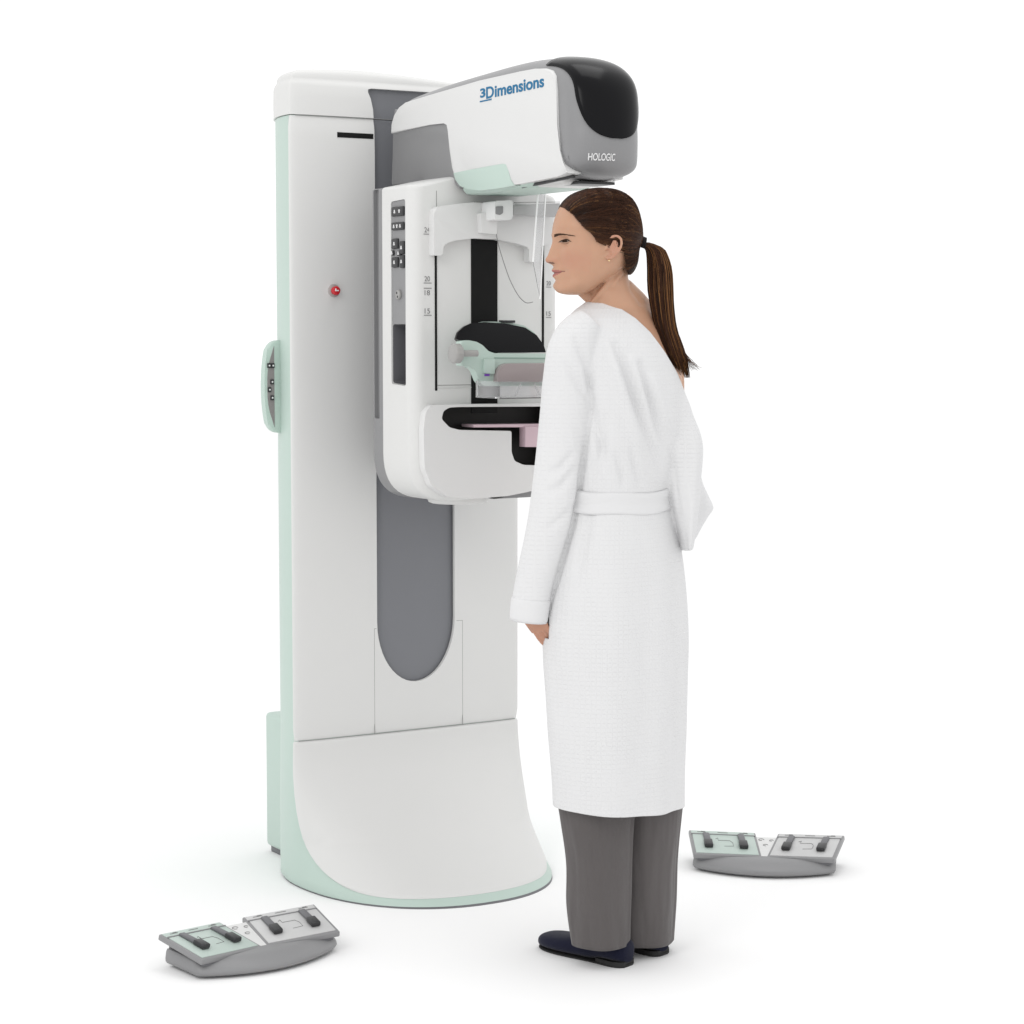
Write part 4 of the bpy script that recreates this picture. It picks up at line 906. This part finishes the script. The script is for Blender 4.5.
# weave coordinates: round the body and up
at = me.attributes.new('weave', 'FLOAT_VECTOR', 'POINT'); buf = []
for v in me.vertices:
    q = v.co - Vector((.235, 4.70, 0)); buf += [math.atan2(q.dot(FW), q.dot(LT)) * .14 + .3 * noise.noise(q * 2) * .02, v.co.z, 0]
at.data.foreach_set('vector', buf)
bm = bmesh.new(); bm.from_mesh(me)
# neckline: cut above a slanting plane from the left side of the neck to below the right shoulder blade
def plane_cut(co, no):
    g = bm.verts[:] + bm.edges[:] + bm.faces[:]; bmesh.ops.bisect_plane(bm, geom=g, plane_co=co, plane_no=no, clear_outer=True)
NL = [(588, 302.5), (603, 302.5), (617, 307), (631, 316.5), (645, 330), (659, 349), (673, 371), (684, 394)]
N3 = [wpt(u, v, 4.63 + .08 * (u - 588) / 100) for u, v in NL]
vlim = wpt(690, 409, 4.8).z
for k_, (a, b) in enumerate(zip(N3, N3[1:])):
    n_ = (b - a).cross(Vector((-.2, 1, .10))); n_ = n_ if n_.z > 0 else -n_
    fs_ = [f for f in bm.faces if f.calc_center_median().z > vlim]
    g = list({v for f in fs_ for v in f.verts}) + list({e for f in fs_ for e in f.edges}) + fs_
    bmesh.ops.bisect_plane(bm, geom=g, plane_co=a, plane_no=n_.normalized(), clear_outer=True)
hemp = wpt(620, 815.5, 4.58); plane_cut(hemp, Vector((-.07, 0, -1)).normalized())
# open cuff
cq = wpt(529, 616.5, 4.60); g = [f for f in bm.faces if f.calc_center_median().x < .12 and f.calc_center_median().z < cq.z + .05]
vs2 = set(v for f in g for v in f.verts); es2 = set(e for f in g for e in f.edges)
ud, vd = uv_of(cq)
armset = [f for f in bm.faces if (lambda c: abs(uv_of(c)[0] - 529) < 30 and c.z < cq.z + .06 and c.z > cq.z - .045 and c.y < 4.64 and ((c - Vector((cq.x, 4.60, c.z))).length < .0405 or (c.x < cq.x + .012 and (c - Vector((cq.x, 4.60, c.z))).length < .07)))(f.calc_center_median())]
gg = list(set(v for f in armset for v in f.verts)) + list(set(e for f in armset for e in f.edges)) + armset
bmesh.ops.bisect_plane(bm, geom=gg, plane_co=cq, plane_no=(Vector((.10, 0, -1))).normalized(), clear_outer=True)
bm.to_mesh(me); bm.free()
for p in me.polygons: p.use_smooth = True
md = gown.modifiers.new('t', 'SOLIDIFY'); md.thickness = .0035; md.offset = -1
# raised cuff band and belt
def band(name, fn, z0, z1, parent, th=.003, n=72, rows=8):
    bm = bmesh.new(); rings = []
    for i in range(rows + 1):
        t = i / rows; rings.append(fn(t, th * (1 - (2 * t - 1) ** 6)))
    loft(bm, rings, cap=False); o = from_bm(name, bm, CLOTHP, parent, angle=60); md_ = o.modifiers.new('t', 'SOLIDIFY'); md_.thickness = .002; return o
def belt_ring(t, g):
    v = 487.5 + 22 * t; r_ = sil_ring(v, *lerp_tab(tab, v), grow=.0015 + g + .001 * math.sin(t * 9), n=96, p=2.15)
    return [p + UP * (.004 * math.sin(k / 96 * 2 * PI * 2 + 1) + .002 * math.sin(k / 96 * 2 * PI * 5)) for k, p in enumerate(r_)]
band('belt', belt_ring, 0, 0, gown, .0018)
def cuff_ring(t, g):
    v = 597.5 + 24 * t; u, h = lerp_tab(SV, v); c_ = wpt(u, v, 4.60) + UP * 0; r_ = h * 4.6 / FPX + .0022 + g
    return [c_ + Vector((r_ * math.cos(2 * PI * k / 48), r_ * math.sin(2 * PI * k / 48), -.10 * -r_ * math.cos(2 * PI * k / 48) * -1 + .15 * r_ * math.sin(2 * PI * k / 48) * 0)) for k in range(48)]
band('sleeve_cuff', cuff_ring, 0, 0, gown, .002)
# ---- trousers
bm = bmesh.new()
for tb, Y, ph in (([(790, 556, 636), (815, 561, 634.5), (860, 567, 632), (905, 567.5, 630.5), (943, 573, 630)], 4.675, 0), ([(790, 604, 683), (815, 606, 681), (860, 608, 677), (905, 610, 675.5), (940, 612, 673.5)], 4.765, 1)):
    rings = []; NN = 40
    for i in range(NN + 1):
        v = tb[0][0] + (tb[-1][0] - tb[0][0]) * i / NN; uL, uR = lerp_tab(tb, v); r_ = sil_ring(v, uL, uR, Y, .92, n=64, p=2.2)
        c_ = sum(r_, Vector()) / 64; out = []
        for k, p in enumerate(r_):
            d_ = (p - c_); a = 2 * PI * k / 64; f = 1 + .06 * math.exp(-((a - PI / 2 + .45) / .13) ** 2) + .02 * math.exp(-((a - 3 * PI / 2) / .2) ** 2) + .030 * math.sin(a * 3 + v * .012 + ph) * (v - 790) / 160 + .018 * math.sin(a * 5 + v * .02 + ph * 2)
            out.append(c_ + d_ * (f + .05 * noise.noise(Vector((math.cos(a) * 1.3, math.sin(a) * 1.3, v * .011 + ph * 5)))))
        rings.append(out)
    loft(bm, rings, cap=False)
tr = from_bm('trousers', bm, TROU, body, angle=0); md = tr.modifiers.new('t', 'SOLIDIFY'); md.thickness = .002; md.offset = -1
# ---- shoes
def shoe(heel, yaw_):
    f = Vector((-math.cos(yaw_), math.sin(yaw_), 0)); l = Vector((-f.y, f.x, 0)) * 1
    T = [(0, .018, .052), (.008, .028, .058), (.03, .034, .060), (.07, .034, .058), (.11, .036, .052), (.15, .041, .045), (.185, .043, .040), (.215, .040, .037), (.235, .031, .033), (.247, .018, .026), (.251, .008, .018)]
    bm = bmesh.new(); rings = []
    for i in range(41):
        t = .250 * (1 - math.cos(PI * i / 40)) / 2; w_, h = lerp_tab(T, t); z0 = .004 + .006 * max(0, min(1, (.09 - t) / .03)); off = .004 * math.sin(t / .25 * PI)
        rings.append([heel + f * t + l * (w_ * sgnpow(math.cos(2 * PI * k / 32), .85) + off) + UP * (z0 + (h - z0) / 2 + (h - z0) / 2 * sgnpow(math.sin(2 * PI * k / 32), .8)) for k in range(32)])
    loft(bm, rings)
    s_ = from_bm('shoe', bm, NAVY, body, angle=0)
    # opening over the instep: cut away the top
    cc_ = bmesh.new(); bmesh.ops.create_uvsphere(cc_, u_segments=32, v_segments=16, radius=1)
    c0 = heel + f * .096 + UP * .067; M_ = Matrix.Translation(c0) @ Matrix((f, l, UP)).transposed().to_4x4() @ Matrix.Diagonal((.090, .027, .028, 1)); bmesh.ops.transform(cc_, matrix=M_, verts=cc_.verts)
    cut(s_, cc_, 50)
    bm = bmesh.new(); rings = []
    for z, g in ((0, -.004), (.002, -.001), (.004, -.001), (.005, -.004)):
        o_ = []
        for sg in (1, -1):
            ts = [(.250 * (1 - math.cos(PI * i / 24)) / 2) for i in range(25)]; ts = ts if sg == 1 else ts[::-1][1:-1]
            for t in ts:
                w_, h = lerp_tab(T, t); o_.append(heel + f * t + l * (sg * (w_ * .93 + g) + .004 * math.sin(t / .25 * PI)) + UP * z)
        rings.append(o_)
    loft(bm, rings); from_bm('sole', bm, SOLE, s_)
    bm = bmesh.new(); o_ = []
    for sg in (1, -1):
        ts = [.068 * i / 14 for i in range(15)]; ts = ts if sg == 1 else ts[::-1][:-1]
        for t in ts: w_, h = lerp_tab(T, t); o_.append(heel + f * t + l * sg * (w_ * .93))
    loft(bm, [[p + UP * z for p in o_] for z in (0.0005, .0125)]); from_bm('heel', bm, SOLE, s_)
shoe(Vector((.252, 4.653, 0)), math.radians(43)); shoe(Vector((.333, 4.738, 0)), math.radians(47))
